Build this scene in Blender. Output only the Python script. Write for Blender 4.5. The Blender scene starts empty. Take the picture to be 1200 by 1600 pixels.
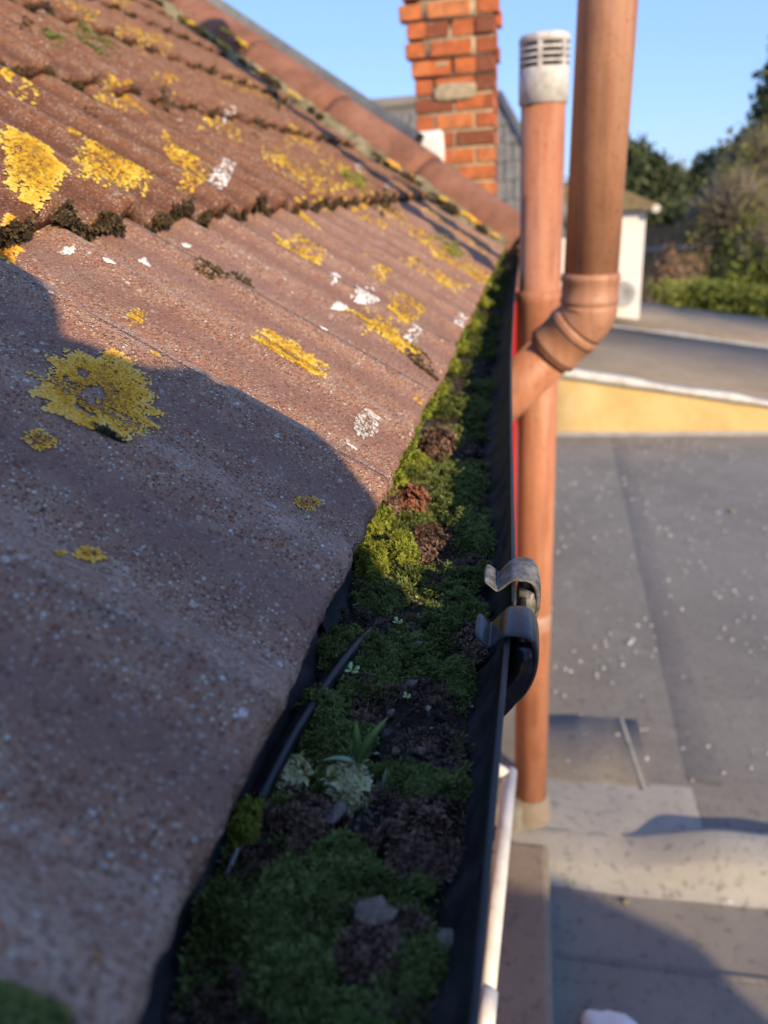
import bpy, bmesh, math, random
import numpy as np
from mathutils import Matrix, Vector
random.seed(7)
rng = np.random.default_rng(11)
scene = bpy.context.scene
C = scene.collection

# ------------------------------------------------------------------ camera
FPX = 1200.0                                   # focal length in photo pixels (1200 x 1600)
def _n(v): return v / np.linalg.norm(v)
def _frame(vx, vy, roll):
    Yc = _n(np.array([vx - 600, 800 - vy, FPX]))
    up = np.array([math.sin(roll), math.cos(roll), 0.])
    Zc = _n(up - Yc * up.dot(Yc)); Xc = -np.cross(Yc, Zc)
    return np.array([Xc, Yc, Zc])
RM = _frame(830.6, 298.1, .0146)
cam_d = bpy.data.cameras.new('camera')
cam = bpy.data.objects.new('camera', cam_d); C.objects.link(cam)
cam.matrix_world = Matrix([[RM[i, 0], RM[i, 1], -RM[i, 2], 0] for i in range(3)] + [[0, 0, 0, 1]])
cam_d.sensor_fit = 'VERTICAL'; cam_d.sensor_height = 9.14; cam_d.lens = 9.14 * FPX / 1600
cam_d.clip_start = .01; cam_d.clip_end = 800
cam_d.dof.use_dof = True; cam_d.dof.focus_distance = .45; cam_d.dof.aperture_fstop = 1.8
scene.camera = cam

# ------------------------------------------------------------------ light
SUN_AZ, SUN_EL = math.radians(42), math.radians(24)      # azimuth from -Y towards +X
SUN = np.array([math.sin(SUN_AZ) * math.cos(SUN_EL), -math.cos(SUN_AZ) * math.cos(SUN_EL), math.sin(SUN_EL)])
world = bpy.data.worlds.new('World'); scene.world = world; world.use_nodes = True
wn = world.node_tree
bg = wn.nodes['Background']; bg.inputs['Strength'].default_value = .13
sky = wn.nodes.new('ShaderNodeTexSky'); sky.sky_type = 'NISHITA'; sky.sun_disc = False
sky.sun_elevation = SUN_EL; sky.sun_rotation = math.pi - SUN_AZ
sky.air_density = 1.0; sky.dust_density = .15; sky.ozone_density = 4.0
sky_g = wn.nodes.new('ShaderNodeGamma'); sky_g.inputs['Gamma'].default_value = .42      # the phone's flattened tone curve for the sky
sky_t = wn.nodes.new('ShaderNodeMix'); sky_t.data_type = 'RGBA'; sky_t.blend_type = 'MULTIPLY'; sky_t.inputs[0].default_value = 1
sky_t.inputs[7].default_value = (1.0, 1.36, 2.15, 1)
wn.links.new(sky.outputs[0], sky_g.inputs[0]); wn.links.new(sky_g.outputs[0], sky_t.inputs[6]); wn.links.new(sky_t.outputs[2], bg.inputs[0])
sun_d = bpy.data.lights.new('sun', 'SUN'); sun_d.energy = 2.75; sun_d.angle = math.radians(.5); sun_d.color = (1, .775, .48)
sun = bpy.data.objects.new('sun', sun_d); C.objects.link(sun)
sun.rotation_euler = Vector(SUN).to_track_quat('Z', 'Y').to_euler()
sun.location = (3, -3, 4)
scene.view_settings.view_transform = 'Standard'; scene.view_settings.look = 'None'
scene.view_settings.exposure = 1.1; scene.view_settings.gamma = 1
scene.view_settings.use_curve_mapping = False
scene.render.engine = 'CYCLES'
scene.cycles.max_bounces = 6; scene.cycles.diffuse_bounces = 3; scene.cycles.glossy_bounces = 3
scene.cycles.transmission_bounces = 3; scene.cycles.use_denoising = True
scene.cycles.sample_clamp_indirect = 6

# ------------------------------------------------------------------ geometry of the place
PITCH = math.radians(34.03); ZE = -.1724; XE = -.0890; G = .3165; PER = .117; T = .019; AMP = .0079
TW = 2 * PER; PH = .213                       # roll crests stand at PH + k * PER
U = np.array([-math.cos(PITCH), 0, math.sin(PITCH)]); NR = np.array([math.sin(PITCH), 0, math.cos(PITCH)])
P0 = np.array([XE, 0, ZE])
def ray(px, py): return RM @ np.array([px - 600, 800 - py, FPX])
def atz(px, py, z): r = ray(px, py); return r * z / r[2]
def atY(px, py, Y): r = ray(px, py); return r * Y / r[1]
def roof_uv(px, py, off=0):
    px = np.asarray(px, float); py = np.asarray(py, float)
    r = np.stack([px - 600, 800 - py, np.full_like(px, FPX)], -1) @ RM.T
    o = np.zeros_like(px) + off
    for _ in range(4):
        t = (NR.dot(P0) + o) / (r @ NR); q = r * t[..., None]; Y = q[..., 1]; u = (q - P0) @ U
        o = roof_h(Y, u) - T
    return Y, u
def wave(y):
    a = (y - PH) / PER * 2 * math.pi
    return AMP * (np.cos(a) + .26 * np.sin(2 * a) + .10 * np.cos(2 * a))
def roof_h(Y, u):
    k = np.clip(np.floor(u / G), 0, 20); d = u - k * G
    return T * (1 - d / G) + wave(Y) * np.where(k > 0, 1.3, 1.)
def roof_pt(Y, u, lift=0):
    Y = np.asarray(Y, float); u = np.asarray(u, float)
    h = roof_h(Y, u) - T + lift
    return P0 + Y[..., None] * np.array([0, 1, 0]) + u[..., None] * U + np.asarray(h)[..., None] * NR
HIP_Y0, HIP_K = 2.74, .42                     # roof ends on the line Y = HIP_Y0 + HIP_K * u

# ------------------------------------------------------------------ helpers
def hash3(ix, iy, iz):
    h = (ix * 374761393 + iy * 668265263 + iz * 2147483647 + 1013904223).astype(np.int64) & 0xffffffff
    h = ((h ^ (h >> 13)) * 1274126177) & 0xffffffff
    h = ((h ^ (h >> 16)) * 2246822519) & 0xffffffff
    return ((h ^ (h >> 15)) & 0xffffff) / float(0xffffff)
def vnoise(p):
    p = np.asarray(p, float); i = np.floor(p).astype(np.int64); f = p - i; f = f * f * (3 - 2 * f)
    r = 0
    for dx in (0, 1):
        for dy in (0, 1):
            for dz in (0, 1):
                w = (f[..., 0] if dx else 1 - f[..., 0]) * (f[..., 1] if dy else 1 - f[..., 1]) * (f[..., 2] if dz else 1 - f[..., 2])
                r = r + w * hash3(i[..., 0] + dx, i[..., 1] + dy, i[..., 2] + dz)
    return r
def fbm(p, oct=4):
    p = np.asarray(p, float); r = 0; a = .5; s = 0
    for k in range(oct):
        r = r + a * vnoise(p * 2 ** k + 17.3 * k); s += a; a *= .5
    return r / s
def link(o, parent=None):
    C.objects.link(o)
    if parent is not None: o.parent = parent
    return o
def tag(o, label=None, cat=None, group=None, kind=None):
    if label: o['label'] = label
    if cat: o['category'] = cat
    if group: o['group'] = group
    if kind: o['kind'] = kind
    return o
def empty(name, loc, label=None, cat=None, group=None, rz=0):
    o = bpy.data.objects.new(name, None); C.objects.link(o); o.location = loc; o.rotation_euler = (0, 0, rz)
    o.empty_display_size = .05
    return tag(o, label, cat, group)
def origin(o):
    t = Vector((0, 0, 0))
    while o is not None: t = t + o.matrix_basis.translation; o = o.parent
    return t
def mesh_np(name, V, F, mat, parent=None, smooth=False, tint=None, local=True):
    """V (n,3) world coordinates; F (m,k) or list of arrays of faces."""
    V = np.asarray(V, np.float32)
    if parent is not None and local: V = V - np.array(origin(parent), np.float32)
    me = bpy.data.meshes.new(name)
    Fs = F if isinstance(F, list) else [F]
    me.vertices.add(len(V)); me.vertices.foreach_set('co', V.ravel())
    nl = sum(f.size for f in Fs); nf = sum(len(f) for f in Fs)
    me.loops.add(nl); me.polygons.add(nf)
    me.loops.foreach_set('vertex_index', np.concatenate([f.ravel() for f in Fs]).astype(np.int32))
    st = []; pos = 0
    for f in Fs:
        st.append(pos + np.arange(len(f)) * f.shape[1]); pos += f.size
    me.polygons.foreach_set('loop_start', np.concatenate(st).astype(np.int32))
    me.update(calc_edges=True); me.validate()
    if smooth: me.polygons.foreach_set('use_smooth', np.ones(len(me.polygons), bool))
    if tint is not None:
        a = me.attributes.new('tint', 'FLOAT', 'POINT'); a.data.foreach_set('value', np.asarray(tint, np.float32))
    if mat: me.materials.append(mat)
    return link(bpy.data.objects.new(name, me), parent)
def mesh_bm(name, bm, mat, parent=None, smooth=False):
    if parent is not None:
        bmesh.ops.translate(bm, verts=bm.verts, vec=-origin(parent))
    bmesh.ops.recalc_face_normals(bm, faces=bm.faces)
    me = bpy.data.meshes.new(name); bm.to_mesh(me); bm.free()
    if smooth: me.polygons.foreach_set('use_smooth', np.ones(len(me.polygons), bool))
    if mat: me.materials.append(mat)
    return link(bpy.data.objects.new(name, me), parent)
def box(bm, lo, hi, bevel=0):
    r = bmesh.ops.create_cube(bm, size=1)
    lo = Vector(lo); hi = Vector(hi)
    bmesh.ops.scale(bm, vec=hi - lo, verts=r['verts']); bmesh.ops.translate(bm, vec=(lo + hi) / 2, verts=r['verts'])
    if bevel:
        es = list({e for v in r['verts'] for e in v.link_edges})
        bmesh.ops.bevel(bm, geom=es, offset=bevel, segments=2, profile=.5, affect='EDGES')
def tube(bm, pts, rad, n=12, caps=True):
    pts = [Vector(p) for p in pts]; rad = rad if hasattr(rad, '__len__') else [rad] * len(pts)
    rings = []; ref = None
    for i, p in enumerate(pts):
        d = (pts[min(i + 1, len(pts) - 1)] - pts[max(i - 1, 0)]).normalized()
        if ref is None:
            ref = d.orthogonal().normalized()
        else:
            ref = (ref - d * ref.dot(d)).normalized()
        b = d.cross(ref)
        rings.append([bm.verts.new(p + (ref * math.cos(2 * math.pi * k / n) + b * math.sin(2 * math.pi * k / n)) * rad[i]) for k in range(n)])
    for a, b in zip(rings, rings[1:]):
        for k in range(n):
            f = bm.faces.new((a[k], a[(k + 1) % n], b[(k + 1) % n], b[k])); f.smooth = True
    if caps:
        bm.faces.new(rings[0][::-1]); bm.faces.new(rings[-1])
    return rings
def lathe(bm, prof, cx, cy, n=32, caps=True):
    """prof: list of (radius, z)"""
    rings = [[bm.verts.new((cx + r * math.cos(2 * math.pi * k / n), cy + r * math.sin(2 * math.pi * k / n), z)) for k in range(n)] for r, z in prof]
    for a, b in zip(rings, rings[1:]):
        for k in range(n):
            f = bm.faces.new((a[k], a[(k + 1) % n], b[(k + 1) % n], b[k])); f.smooth = True
    if caps: bm.faces.new(rings[0][::-1]); bm.faces.new(rings[-1])
def prism(bm, poly, axis, lo, hi):
    """poly: 2D points in the plane normal to axis ('y': (x,z); 'x': (y,z); 'z': (x,y))"""
    def P(a, t): return {'y': (a[0], t, a[1]), 'x': (t, a[0], a[1]), 'z': (a[0], a[1], t)}[axis]
    A = [bm.verts.new(P(a, lo)) for a in poly]; B = [bm.verts.new(P(a, hi)) for a in poly]
    n = len(poly); bm.faces.new(A); bm.faces.new(B[::-1])
    for i in range(n): bm.faces.new((A[i], B[i], B[(i + 1) % n], A[(i + 1) % n]))

# ------------------------------------------------------------------ materials
class NT:
    def __init__(s, name):
        s.m = bpy.data.materials.new(name); s.m.use_nodes = True; s.t = s.m.node_tree; s.N = s.t.nodes; s.L = s.t.links
        s.b = s.N['Principled BSDF']; s.out = s.N['Material Output']; s._co = None
    def new(s, typ, **kw):
        n = s.N.new(typ)
        for k, v in kw.items(): setattr(n, k, v)
        return n
    def lk(s, a, b): s.L.new(a, b)
    def co(s, scale=1, kind='Object', vec=None):
        if s._co is None: s._co = s.new('ShaderNodeTexCoord')
        m = s.new('ShaderNodeMapping'); m.inputs['Scale'].default_value = vec or (scale,) * 3
        s.lk(s._co.outputs[kind], m.inputs['Vector']); return m
    def rnd_co(s, scale=1, vec=None):
        """object coordinates shifted by a per-object random amount"""
        m = s.co(scale, vec=vec); oi = s.new('ShaderNodeObjectInfo')
        mul = s.new('ShaderNodeMath', operation='MULTIPLY'); mul.inputs[1].default_value = 37.
        s.lk(oi.outputs['Random'], mul.inputs[0])
        cb = s.new('ShaderNodeCombineXYZ'); s.lk(mul.outputs[0], cb.inputs[0]); s.lk(mul.outputs[0], cb.inputs[1])
        s.lk(cb.outputs[0], m.inputs['Location']); return m
    def noise(s, co, scale, detail=6, rough=.6):
        n = s.new('ShaderNodeTexNoise'); n.inputs['Scale'].default_value = scale
        n.inputs['Detail'].default_value = detail; n.inputs['Roughness'].default_value = rough
        s.lk(co.outputs[0], n.inputs['Vector']); return n.outputs['Fac']
    def vor(s, co, scale, out='Distance', feat='F1', rand=1):
        n = s.new('ShaderNodeTexVoronoi', feature=feat); n.inputs['Scale'].default_value = scale
        n.inputs['Randomness'].default_value = rand
        s.lk(co.outputs[0], n.inputs['Vector']); return n.outputs[out]
    def ramp(s, fac, stops, interp='LINEAR'):
        r = s.new('ShaderNodeValToRGB'); r.color_ramp.interpolation = interp
        el = r.color_ramp.elements
        while len(el) < len(stops): el.new(.5)
        for e, (p, c) in zip(el, stops):
            e.position = p; e.color = (c if hasattr(c, '__len__') else (c, c, c)) + ((1,) if (not hasattr(c, '__len__') or len(c) == 3) else ())
        s.lk(fac, r.inputs[0]); return r.outputs[0]
    def mix(s, fac, a, b, mode='MIX'):
        m = s.new('ShaderNodeMix', data_type='RGBA', blend_type=mode)
        for sock, v in ((m.inputs[0], fac), (m.inputs[6], a), (m.inputs[7], b)):
            if hasattr(v, 'is_output'): s.lk(v, sock)
            elif hasattr(v, '__len__'): sock.default_value = tuple(v) + (1,)
            else: sock.default_value = v
        return m.outputs[2]
    def math(s, op, a, b=0.):
        m = s.new('ShaderNodeMath', operation=op)
        for sock, v in ((m.inputs[0], a), (m.inputs[1], b)):
            if hasattr(v, 'is_output'): s.lk(v, sock)
            else: sock.default_value = v
        return m.outputs[0]
    def bump(s, h, dist=.002, strength=1., prev=None):
        b = s.new('ShaderNodeBump'); b.inputs['Strength'].default_value = strength; b.inputs['Distance'].default_value = dist
        s.lk(h, b.inputs['Height'])
        if prev is not None: s.lk(prev, b.inputs['Normal'])
        s.lk(b.outputs[0], s.b.inputs['Normal']); return b.outputs[0]
    def fin(s, col, rough=.8, spec=.3, metal=0):
        i = s.b.inputs
        if hasattr(col, 'is_output'): s.lk(col, i['Base Color'])
        else: i['Base Color'].default_value = tuple(col) + (1,)
        if hasattr(rough, 'is_output'): s.lk(rough, i['Roughness'])
        else: i['Roughness'].default_value = rough
        i['Specular IOR Level'].default_value = spec; i['Metallic'].default_value = metal
        return s.m

def mat_tile(name, grey=0.):
    n = NT(name); co = n.rnd_co(1)
    big = n.noise(co, 14, 5, .6); mid = n.noise(co, 60, 5, .65); fine = n.noise(co, 420, 4, .7)
    base = n.ramp(big, [(.3, (.20, .082, .045)), (.5, (.30, .132, .074)), (.72, (.40, .20, .12))])
    base = n.mix(n.ramp(mid, [(.46, 0.), (.66, .8)]), base, (.40, .27, .19))       # grey film of crust lichen
    base = n.mix(n.ramp(fine, [(.38, .7), (.54, 0.)]), base, (.17, .08, .052))
    film = n.noise(co, 26, 6, .7)
    base = n.mix(n.ramp(film, [(.54, 0.), (.72, .5)]), base, (.52, .43, .39))
    # crusty grey film on the roll tops and in the pans, bare red-brown flank darkened as painted roll shade
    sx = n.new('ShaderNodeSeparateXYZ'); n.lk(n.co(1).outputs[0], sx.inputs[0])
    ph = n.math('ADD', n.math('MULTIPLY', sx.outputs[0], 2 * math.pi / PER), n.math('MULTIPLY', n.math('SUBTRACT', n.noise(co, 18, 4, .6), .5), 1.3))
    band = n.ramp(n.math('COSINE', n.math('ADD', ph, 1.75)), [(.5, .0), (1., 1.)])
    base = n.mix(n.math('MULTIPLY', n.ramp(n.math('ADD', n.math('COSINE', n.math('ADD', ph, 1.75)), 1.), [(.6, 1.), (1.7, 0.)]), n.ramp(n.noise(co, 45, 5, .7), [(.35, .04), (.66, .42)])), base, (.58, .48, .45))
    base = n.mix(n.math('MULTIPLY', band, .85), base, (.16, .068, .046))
    # long streaks down the slope
    st = n.rnd_co(1, vec=(90, 4, 30)); sf = n.noise(st, 1, 4, .6)
    base = n.mix(n.ramp(sf, [(.5, 0.), (.72, .55)]), base, (.17, .10, .072))
    base = n.mix(1., base, (1.36, 1.2, 1.0) if grey else (1.0, .86, .68), 'MULTIPLY')
    if grey: base = n.mix(n.ramp(n.noise(co, 9, 6, .65), [(.3, grey * .55), (.65, grey)]), base, (.60, .47, .43))
    # stone granules of several sizes
    def grains(scale, thr, r0, r1, colors, b):
        d = n.vor(co, scale); c = n.vor(co, scale, 'Color')
        sep = n.new('ShaderNodeSeparateColor'); n.lk(c, sep.inputs[0])
        pick = n.ramp(sep.outputs[0], [(thr, 0.), (thr + .01, 1.)])
        rad = n.ramp(d, [(r0, 1.), (r1, 0.)])
        m = n.math('MULTIPLY', n.math('MULTIPLY', pick, rad), n.math('MULTIPLY', n.ramp(n.noise(co, 33 + scale * .1, 4, .65), [(.32, .2), (.56, 1.)]), n.math('SUBTRACT', 1., n.math('MULTIPLY', band, .72))))
        return n.mix(m, b, n.ramp(sep.outputs[1], colors)), m
    cols = [(.16, (.64, .24, .11)), (.34, (.72, .47, .29)), (.62, (.84, .67, .50)), (.97, (.92, .86, .78))]
    dark = [(.3, (.24, .09, .046)), (.6, (.46, .20, .10)), (.9, (.68, .46, .29))]
    base, g0 = grains(560, .3, .3, .5, dark, base)
    base, g1 = grains(480, .50 if grey else .58, .26, .44, cols, base)
    base, g2 = grains(270, .56 if grey else .66, .24, .36, cols, base)
    base, g3 = grains(130, .72 if grey else .80, .17, .26, cols, base)
    pit_d = n.vor(co, 350); pc_ = n.new('ShaderNodeSeparateColor'); n.lk(n.vor(co, 350, 'Color'), pc_.inputs[0])
    pit = n.math('MULTIPLY', n.ramp(pc_.outputs[2], [(.60, 0.), (.62, 1.)]), n.ramp(pit_d, [(.18, 1.), (.42, 0.)]))
    base = n.mix(n.math('MULTIPLY', pit, .28 if grey else .6), base, (.085, .036, .024))
    h = n.math('ADD', n.math('MULTIPLY', g1, .6), n.math('ADD', n.math('MULTIPLY', g2, 1.), n.math('ADD', n.math('MULTIPLY', fine, 1.2), n.math('MULTIPLY', g0, .5))))
    h = n.math('SUBTRACT', h, n.math('MULTIPLY', pit, .5))
    n.bump(h, .0026, 1.)
    return n.fin(base, .88, .25)
M = {}
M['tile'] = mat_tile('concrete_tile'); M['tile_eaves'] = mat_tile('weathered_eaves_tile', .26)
def simple(name, stops, scale, rough=.8, spec=.3, bump=(60, .002), detail=6, metal=0, rnd=False, space=None):
    n = NT(name); co = n.rnd_co(1, vec=space) if rnd else n.co(1, vec=space)
    c = n.ramp(n.noise(co, scale, detail, .62), stops)
    if bump: n.bump(n.noise(co, bump[0], 5, .65), bump[1])
    return n.fin(c, rough, spec, metal)
def mat_ridge():
    n = NT('ridge_tile_clay'); co = n.rnd_co(1)
    c = n.ramp(n.noise(co, 9, 6, .6), [(.3, (.17, .08, .05)), (.5, (.29, .13, .08)), (.75, (.38, .195, .13))])
    sp = n.ramp(n.noise(co, 120, 4, .7), [(.6, 0.), (.75, .6)])
    c = n.mix(sp, c, (.5, .4, .33))
    c = n.mix(n.ramp(n.noise(co, 30, 5, .7), [(.55, 0.), (.72, .7)]), c, (.085, .075, .045))
    n.bump(n.noise(co, 150, 4, .7), .004)
    return n.fin(c, .85, .25)
M['ridge'] = mat_ridge()
M['mortar'] = simple('mortar_bedding', [(.3, (.11, .105, .055)), (.5, (.24, .21, .125)), (.7, (.34, .30, .21))], 28, .95, .1, (70, .006))
M['grey_verge'] = simple('weathered_lead', [(.35, (.16, .165, .16)), (.65, (.24, .245, .23))], 12, .7, .3, (30, .001))
def mat_lichen(name, stops, trans=0):
    n = NT(name)
    a = n.new('ShaderNodeAttribute', attribute_name='tint')
    co = n.co(1); nz = n.noise(co, 260, 4, .6)
    f = n.math('ADD', a.outputs['Fac'], n.math('MULTIPLY', n.math('SUBTRACT', nz, .5), .7))
    c = n.ramp(f, stops); n.bump(nz, .001)
    n.fin(c, .9, .15)
    if trans:
        tr = n.new('ShaderNodeBsdfTranslucent'); n.lk(c, tr.inputs['Color'])
        mx = n.new('ShaderNodeMixShader'); mx.inputs[0].default_value = trans
        n.lk(n.b.outputs[0], mx.inputs[1]); n.lk(tr.outputs[0], mx.inputs[2]); n.lk(mx.outputs[0], n.out.inputs['Surface'])
    return n.m
M['lichen'] = mat_lichen('yellow_lichen', [(.0, (.26, .15, .04)), (.3, (.50, .27, .02)), (.6, (.62, .39, .032)), (1., (.70, .53, .13))])
M['lichen_warmed'] = mat_lichen('warmed_lichen', [(.0, (.32, .15, .05)), (.3, (.72, .31, .02)), (.6, (.86, .42, .04)), (1., (.88, .56, .16))])  # yellow lichen copy for shaded patches, colour warmed against the blue skylight
M['white_crust'] = mat_lichen('white_crust_lichen', [(.0, (.40, .34, .28)), (.5, (.55, .51, .45)), (1., (.66, .63, .57))])
M['dropping'] = simple('bird_dropping', [(.3, (.62, .59, .54)), (.6, (.82, .80, .77))], 200, .8, .2, (300, .001))
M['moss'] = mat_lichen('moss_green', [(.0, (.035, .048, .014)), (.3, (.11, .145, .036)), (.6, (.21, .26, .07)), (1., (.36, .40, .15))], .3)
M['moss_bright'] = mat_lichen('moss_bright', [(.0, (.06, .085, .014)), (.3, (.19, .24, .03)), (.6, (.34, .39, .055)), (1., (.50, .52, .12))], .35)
M['moss_dark'] = mat_lichen('moss_dark', [(.0, (.03, .02, .012)), (.4, (.085, .062, .034)), (.8, (.165, .125, .07)), (1., (.30, .22, .14))], .15)
M['moss_brown'] = mat_lichen('moss_dead_brown', [(.0, (.03, .018, .013)), (.4, (.10, .06, .045)), (.8, (.23, .14, .105)), (1., (.40, .26, .19))], .1)
M['moss_red'] = mat_lichen('clod_red_brown', [(.0, (.06, .025, .016)), (.4, (.20, .075, .045)), (.8, (.33, .13, .08)), (1., (.42, .2, .12))], .05)
M['pale_lichen'] = mat_lichen('pale_leafy_lichen', [(.0, (.30, .30, .12)), (.4, (.60, .58, .26)), (.8, (.76, .72, .42)), (1., (.82, .74, .52))], .25)
def mat_soil():
    n = NT('gutter_silt'); co = n.co(1)
    c = n.ramp(n.noise(co, 90, 6, .7), [(.3, (.014, .011, .010)), (.55, (.05, .038, .03)), (.75, (.11, .085, .07))])
    v = n.vor(co, 420, 'Color'); sep = n.new('ShaderNodeSeparateColor'); n.lk(v, sep.inputs[0])
    c = n.mix(n.ramp(sep.outputs[0], [(.9, 0.), (.93, .6)]), c, (.2, .17, .14))
    n.bump(n.math('ADD', n.noise(co, 300, 5, .7), n.vor(co, 420)), .0015)
    return n.fin(c, .9, .2)
M['soil'] = mat_soil()
def mat_plastic(name, col, dusty, rough=.35, dust_amt=.5, scl=60):
    n = NT(name); co = n.co(1)
    d = n.ramp(n.noise(co, scl, 6, .65), [(.42, 0.), (.72, dust_amt)])
    sp = n.ramp(n.noise(co, 900, 3, .6), [(.66, 0.), (.74, dust_amt)])
    f = n.math('MAXIMUM', d, sp)
    c = n.mix(f, col, dusty)
    r = n.math('ADD', n.math('MULTIPLY', f, .5), rough)
    n.bump(n.noise(co, 400, 4, .6), .0003, .5)
    return n.fin(c, r, .5)
M['gutter'] = mat_plastic('black_gutter_plastic', (.012, .012, .014), (.075, .068, .065), .42, .6, 40)
M['clip'] = mat_plastic('black_clip_plastic', (.014, .014, .018), (.13, .125, .118), .2, .3, 70)
M['clip_pale'] = mat_plastic('weathered_clip_plastic', (.05, .05, .05), (.36, .34, .29), .35, .95, 90)
M['cable'] = mat_plastic('black_cable_sheath', (.010, .010, .012), (.06, .055, .05), .33, .4, 120)
def mat_pvc(name, a, b, c3, rough=.5):
    n = NT(name); co = n.co(1, vec=(1, 1, .25))
    c = n.ramp(n.noise(co, 10, 6, .6), [(.3, a), (.55, b), (.78, c3)])
    co2 = n.co(1, vec=(1, 1, .06)); s = n.ramp(n.noise(co2, 70, 4, .6), [(.45, 0.), (.75, .6)])
    c = n.mix(s, c, (.50, .30, .20))
    co4 = n.co(1, vec=(1, 1, .1)); c = n.mix(n.ramp(n.noise(co4, 28, 5, .7), [(.5, 0.), (.72, .65)]), c, (.20, .085, .045))
    c = n.mix(n.ramp(n.noise(n.co(1), 8, 6, .7), [(.5, 0.), (.7, .5)]), c, (.52, .27, .15))
    co3 = n.co(1); k = n.ramp(n.noise(co3, 90, 5, .7), [(.57, 0.), (.70, .6)])
    c = n.mix(k, c, (.09, .05, .035))
    n.bump(n.noise(co3, 60, 4, .6), .0006, .6)
    return n.fin(c, rough, .35)
M['pvc'] = mat_pvc('terracotta_pipe', (.39, .15, .076), (.50, .195, .10), (.56, .26, .155))
M['pvc_brown'] = mat_pvc('brown_pipe', (.37, .175, .095), (.46, .22, .12), (.52, .28, .175))
M['pvc_seal'] = simple('dark_pipe_seal', [(.4, (.05, .03, .025)), (.6, (.09, .055, .045))], 60, .6)
M['cowl'] = simple('white_cowl_plastic', [(.3, (.36, .33, .30)), (.48, (.56, .54, .51)), (.7, (.72, .71, .69))], 26, .45, .4, (120, .0006))
M['dark'] = simple('dark_inside', [(.4, (.012, .012, .013)), (.6, (.02, .02, .02))], 30, .9, .1, None)
def mat_brick():
    n = NT('orange_brick'); oi = n.new('ShaderNodeObjectInfo'); co = n.rnd_co(1)
    c = n.ramp(oi.outputs['Random'], [(0., (.20, .068, .042)), (.22, (.28, .085, .045)), (.32, (.50, .135, .05)), (.7, (.62, .18, .06)), (1., (.66, .25, .10))])
    c = n.mix(n.ramp(n.noise(co, 22, 6, .65), [(.42, 0.), (.68, .7)]), c, (.24, .09, .05))
    c = n.mix(n.ramp(n.noise(co, 60, 5, .65), [(.58, 0.), (.70, .75)]), c, (.46, .37, .26))
    n.bump(n.noise(co, 90, 5, .7), .004)
    return n.fin(c, .9, .2)
M['brick'] = mat_brick()
M['brick_mortar'] = simple('lime_mortar', [(.3, (.32, .26, .165)), (.6, (.48, .40, .27))], 30, .95, .1, (80, .005))
M['white_render'] = simple('white_render', [(.3, (.72, .70, .66)), (.7, (.82, .81, .79))], 6, .9, .2, (60, .003))
def mat_felt(name, a, b, pale, grit=.5):
    n = NT(name); co = n.co(1)
    c = n.ramp(n.noise(co, 1.6, 7, .62), [(.3, a), (.68, b)])
    c = n.mix(n.ramp(n.noise(co, 5, 6, .7), [(.52, 0.), (.74, .5)]), c, pale)
    c = n.mix(n.ramp(n.noise(co, .9, 6, .7), [(.45, 0.), (.62, .55)]), c, tuple(v * .62 for v in a))
    c = n.mix(n.ramp(n.noise(co, 11, 6, .75), [(.55, 0.), (.75, .6)]), c, tuple(v * .7 for v in a))
    g = n.noise(co, 260, 3, .7)
    c = n.mix(n.math('MULTIPLY', n.ramp(g, [(.3, 0.), (.7, 1.)]), grit), c, pale, 'MIX')
    c = n.mix(n.ramp(n.noise(co, 30, 5, .65), [(.32, .5), (.45, 0.)]), c, (.05, .05, .05))
    n.bump(g, .003)
    return n.fin(c, .85, .3)
M['felt'] = mat_felt('mineral_felt', (.19, .175, .15), (.27, .25, .215), (.35, .325, .285), .35)
M['felt_dark'] = mat_felt('dark_felt_lap', (.16, .15, .137), (.225, .21, .19), (.29, .27, .25), .3)
M['felt_pale'] = mat_felt('pale_felt', (.30, .29, .25), (.42, .405, .35), (.56, .53, .46), .5)
M['felt_brown'] = mat_felt('brown_grey_felt', (.20, .162, .122), (.28, .23, .175), (.37, .31, .235), .4)
M['yellow_wall'] = simple('buff_timber_fascia', [(.3, (.52, .34, .13)), (.5, (.62, .43, .175)), (.7, (.68, .49, .23))], 3, .85, .2, (20, .004))
M['white_trim'] = simple('white_edge_trim', [(.3, (.50, .45, .38)), (.6, (.74, .70, .63))], 14, .7, .3, (40, .004))
M['grey_trim'] = simple('grey_edge_trim', [(.3, (.30, .30, .30)), (.6, (.42, .42, .42))], 8, .7)
M['grey_tile'] = simple('grey_roof_tile', [(.3, (.13, .125, .115)), (.6, (.20, .19, .175))], 9, .85, .2, (40, .004), rnd=True)
M['soffit_roof'] = simple('brown_roof_tile', [(.3, (.15, .115, .06)), (.6, (.23, .18, .10))], 12, .85)
M['wall_brick'] = simple('house_brick_wall', [(.3, (.22, .11, .075)), (.6, (.33, .18, .12))], 14, .9)
M['red'] = simple('red_gloss_board', [(.3, (.50, .02, .02)), (.7, (.60, .03, .028))], 5, .35, .5, None)
M['white_pipe'] = simple('white_overflow_pipe', [(.3, (.55, .51, .44)), (.6, (.74, .72, .67))], 30, .45, .4, (100, .0005))
M['fascia'] = simple('dark_fascia_board', [(.3, (.035, .03, .028)), (.6, (.06, .052, .05))], 20, .7)
M['underlay'] = simple('roof_underlay', [(.3, (.02, .018, .016)), (.6, (.035, .03, .028))], 20, .95)
M['ground'] = simple('garden_ground', [(.3, (.10, .115, .045)), (.5, (.16, .15, .075)), (.7, (.24, .20, .14))], .25, .95, .1, (3, .05), 9)
M['path'] = simple('pale_path', [(.3, (.36, .27, .21)), (.7, (.45, .35, .28))], 2, .95, .1, (20, .01))
M['bark'] = simple('bark', [(.3, (.06, .045, .034)), (.7, (.13, .10, .08))], 12, .95, .1, (20, .02))
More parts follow.
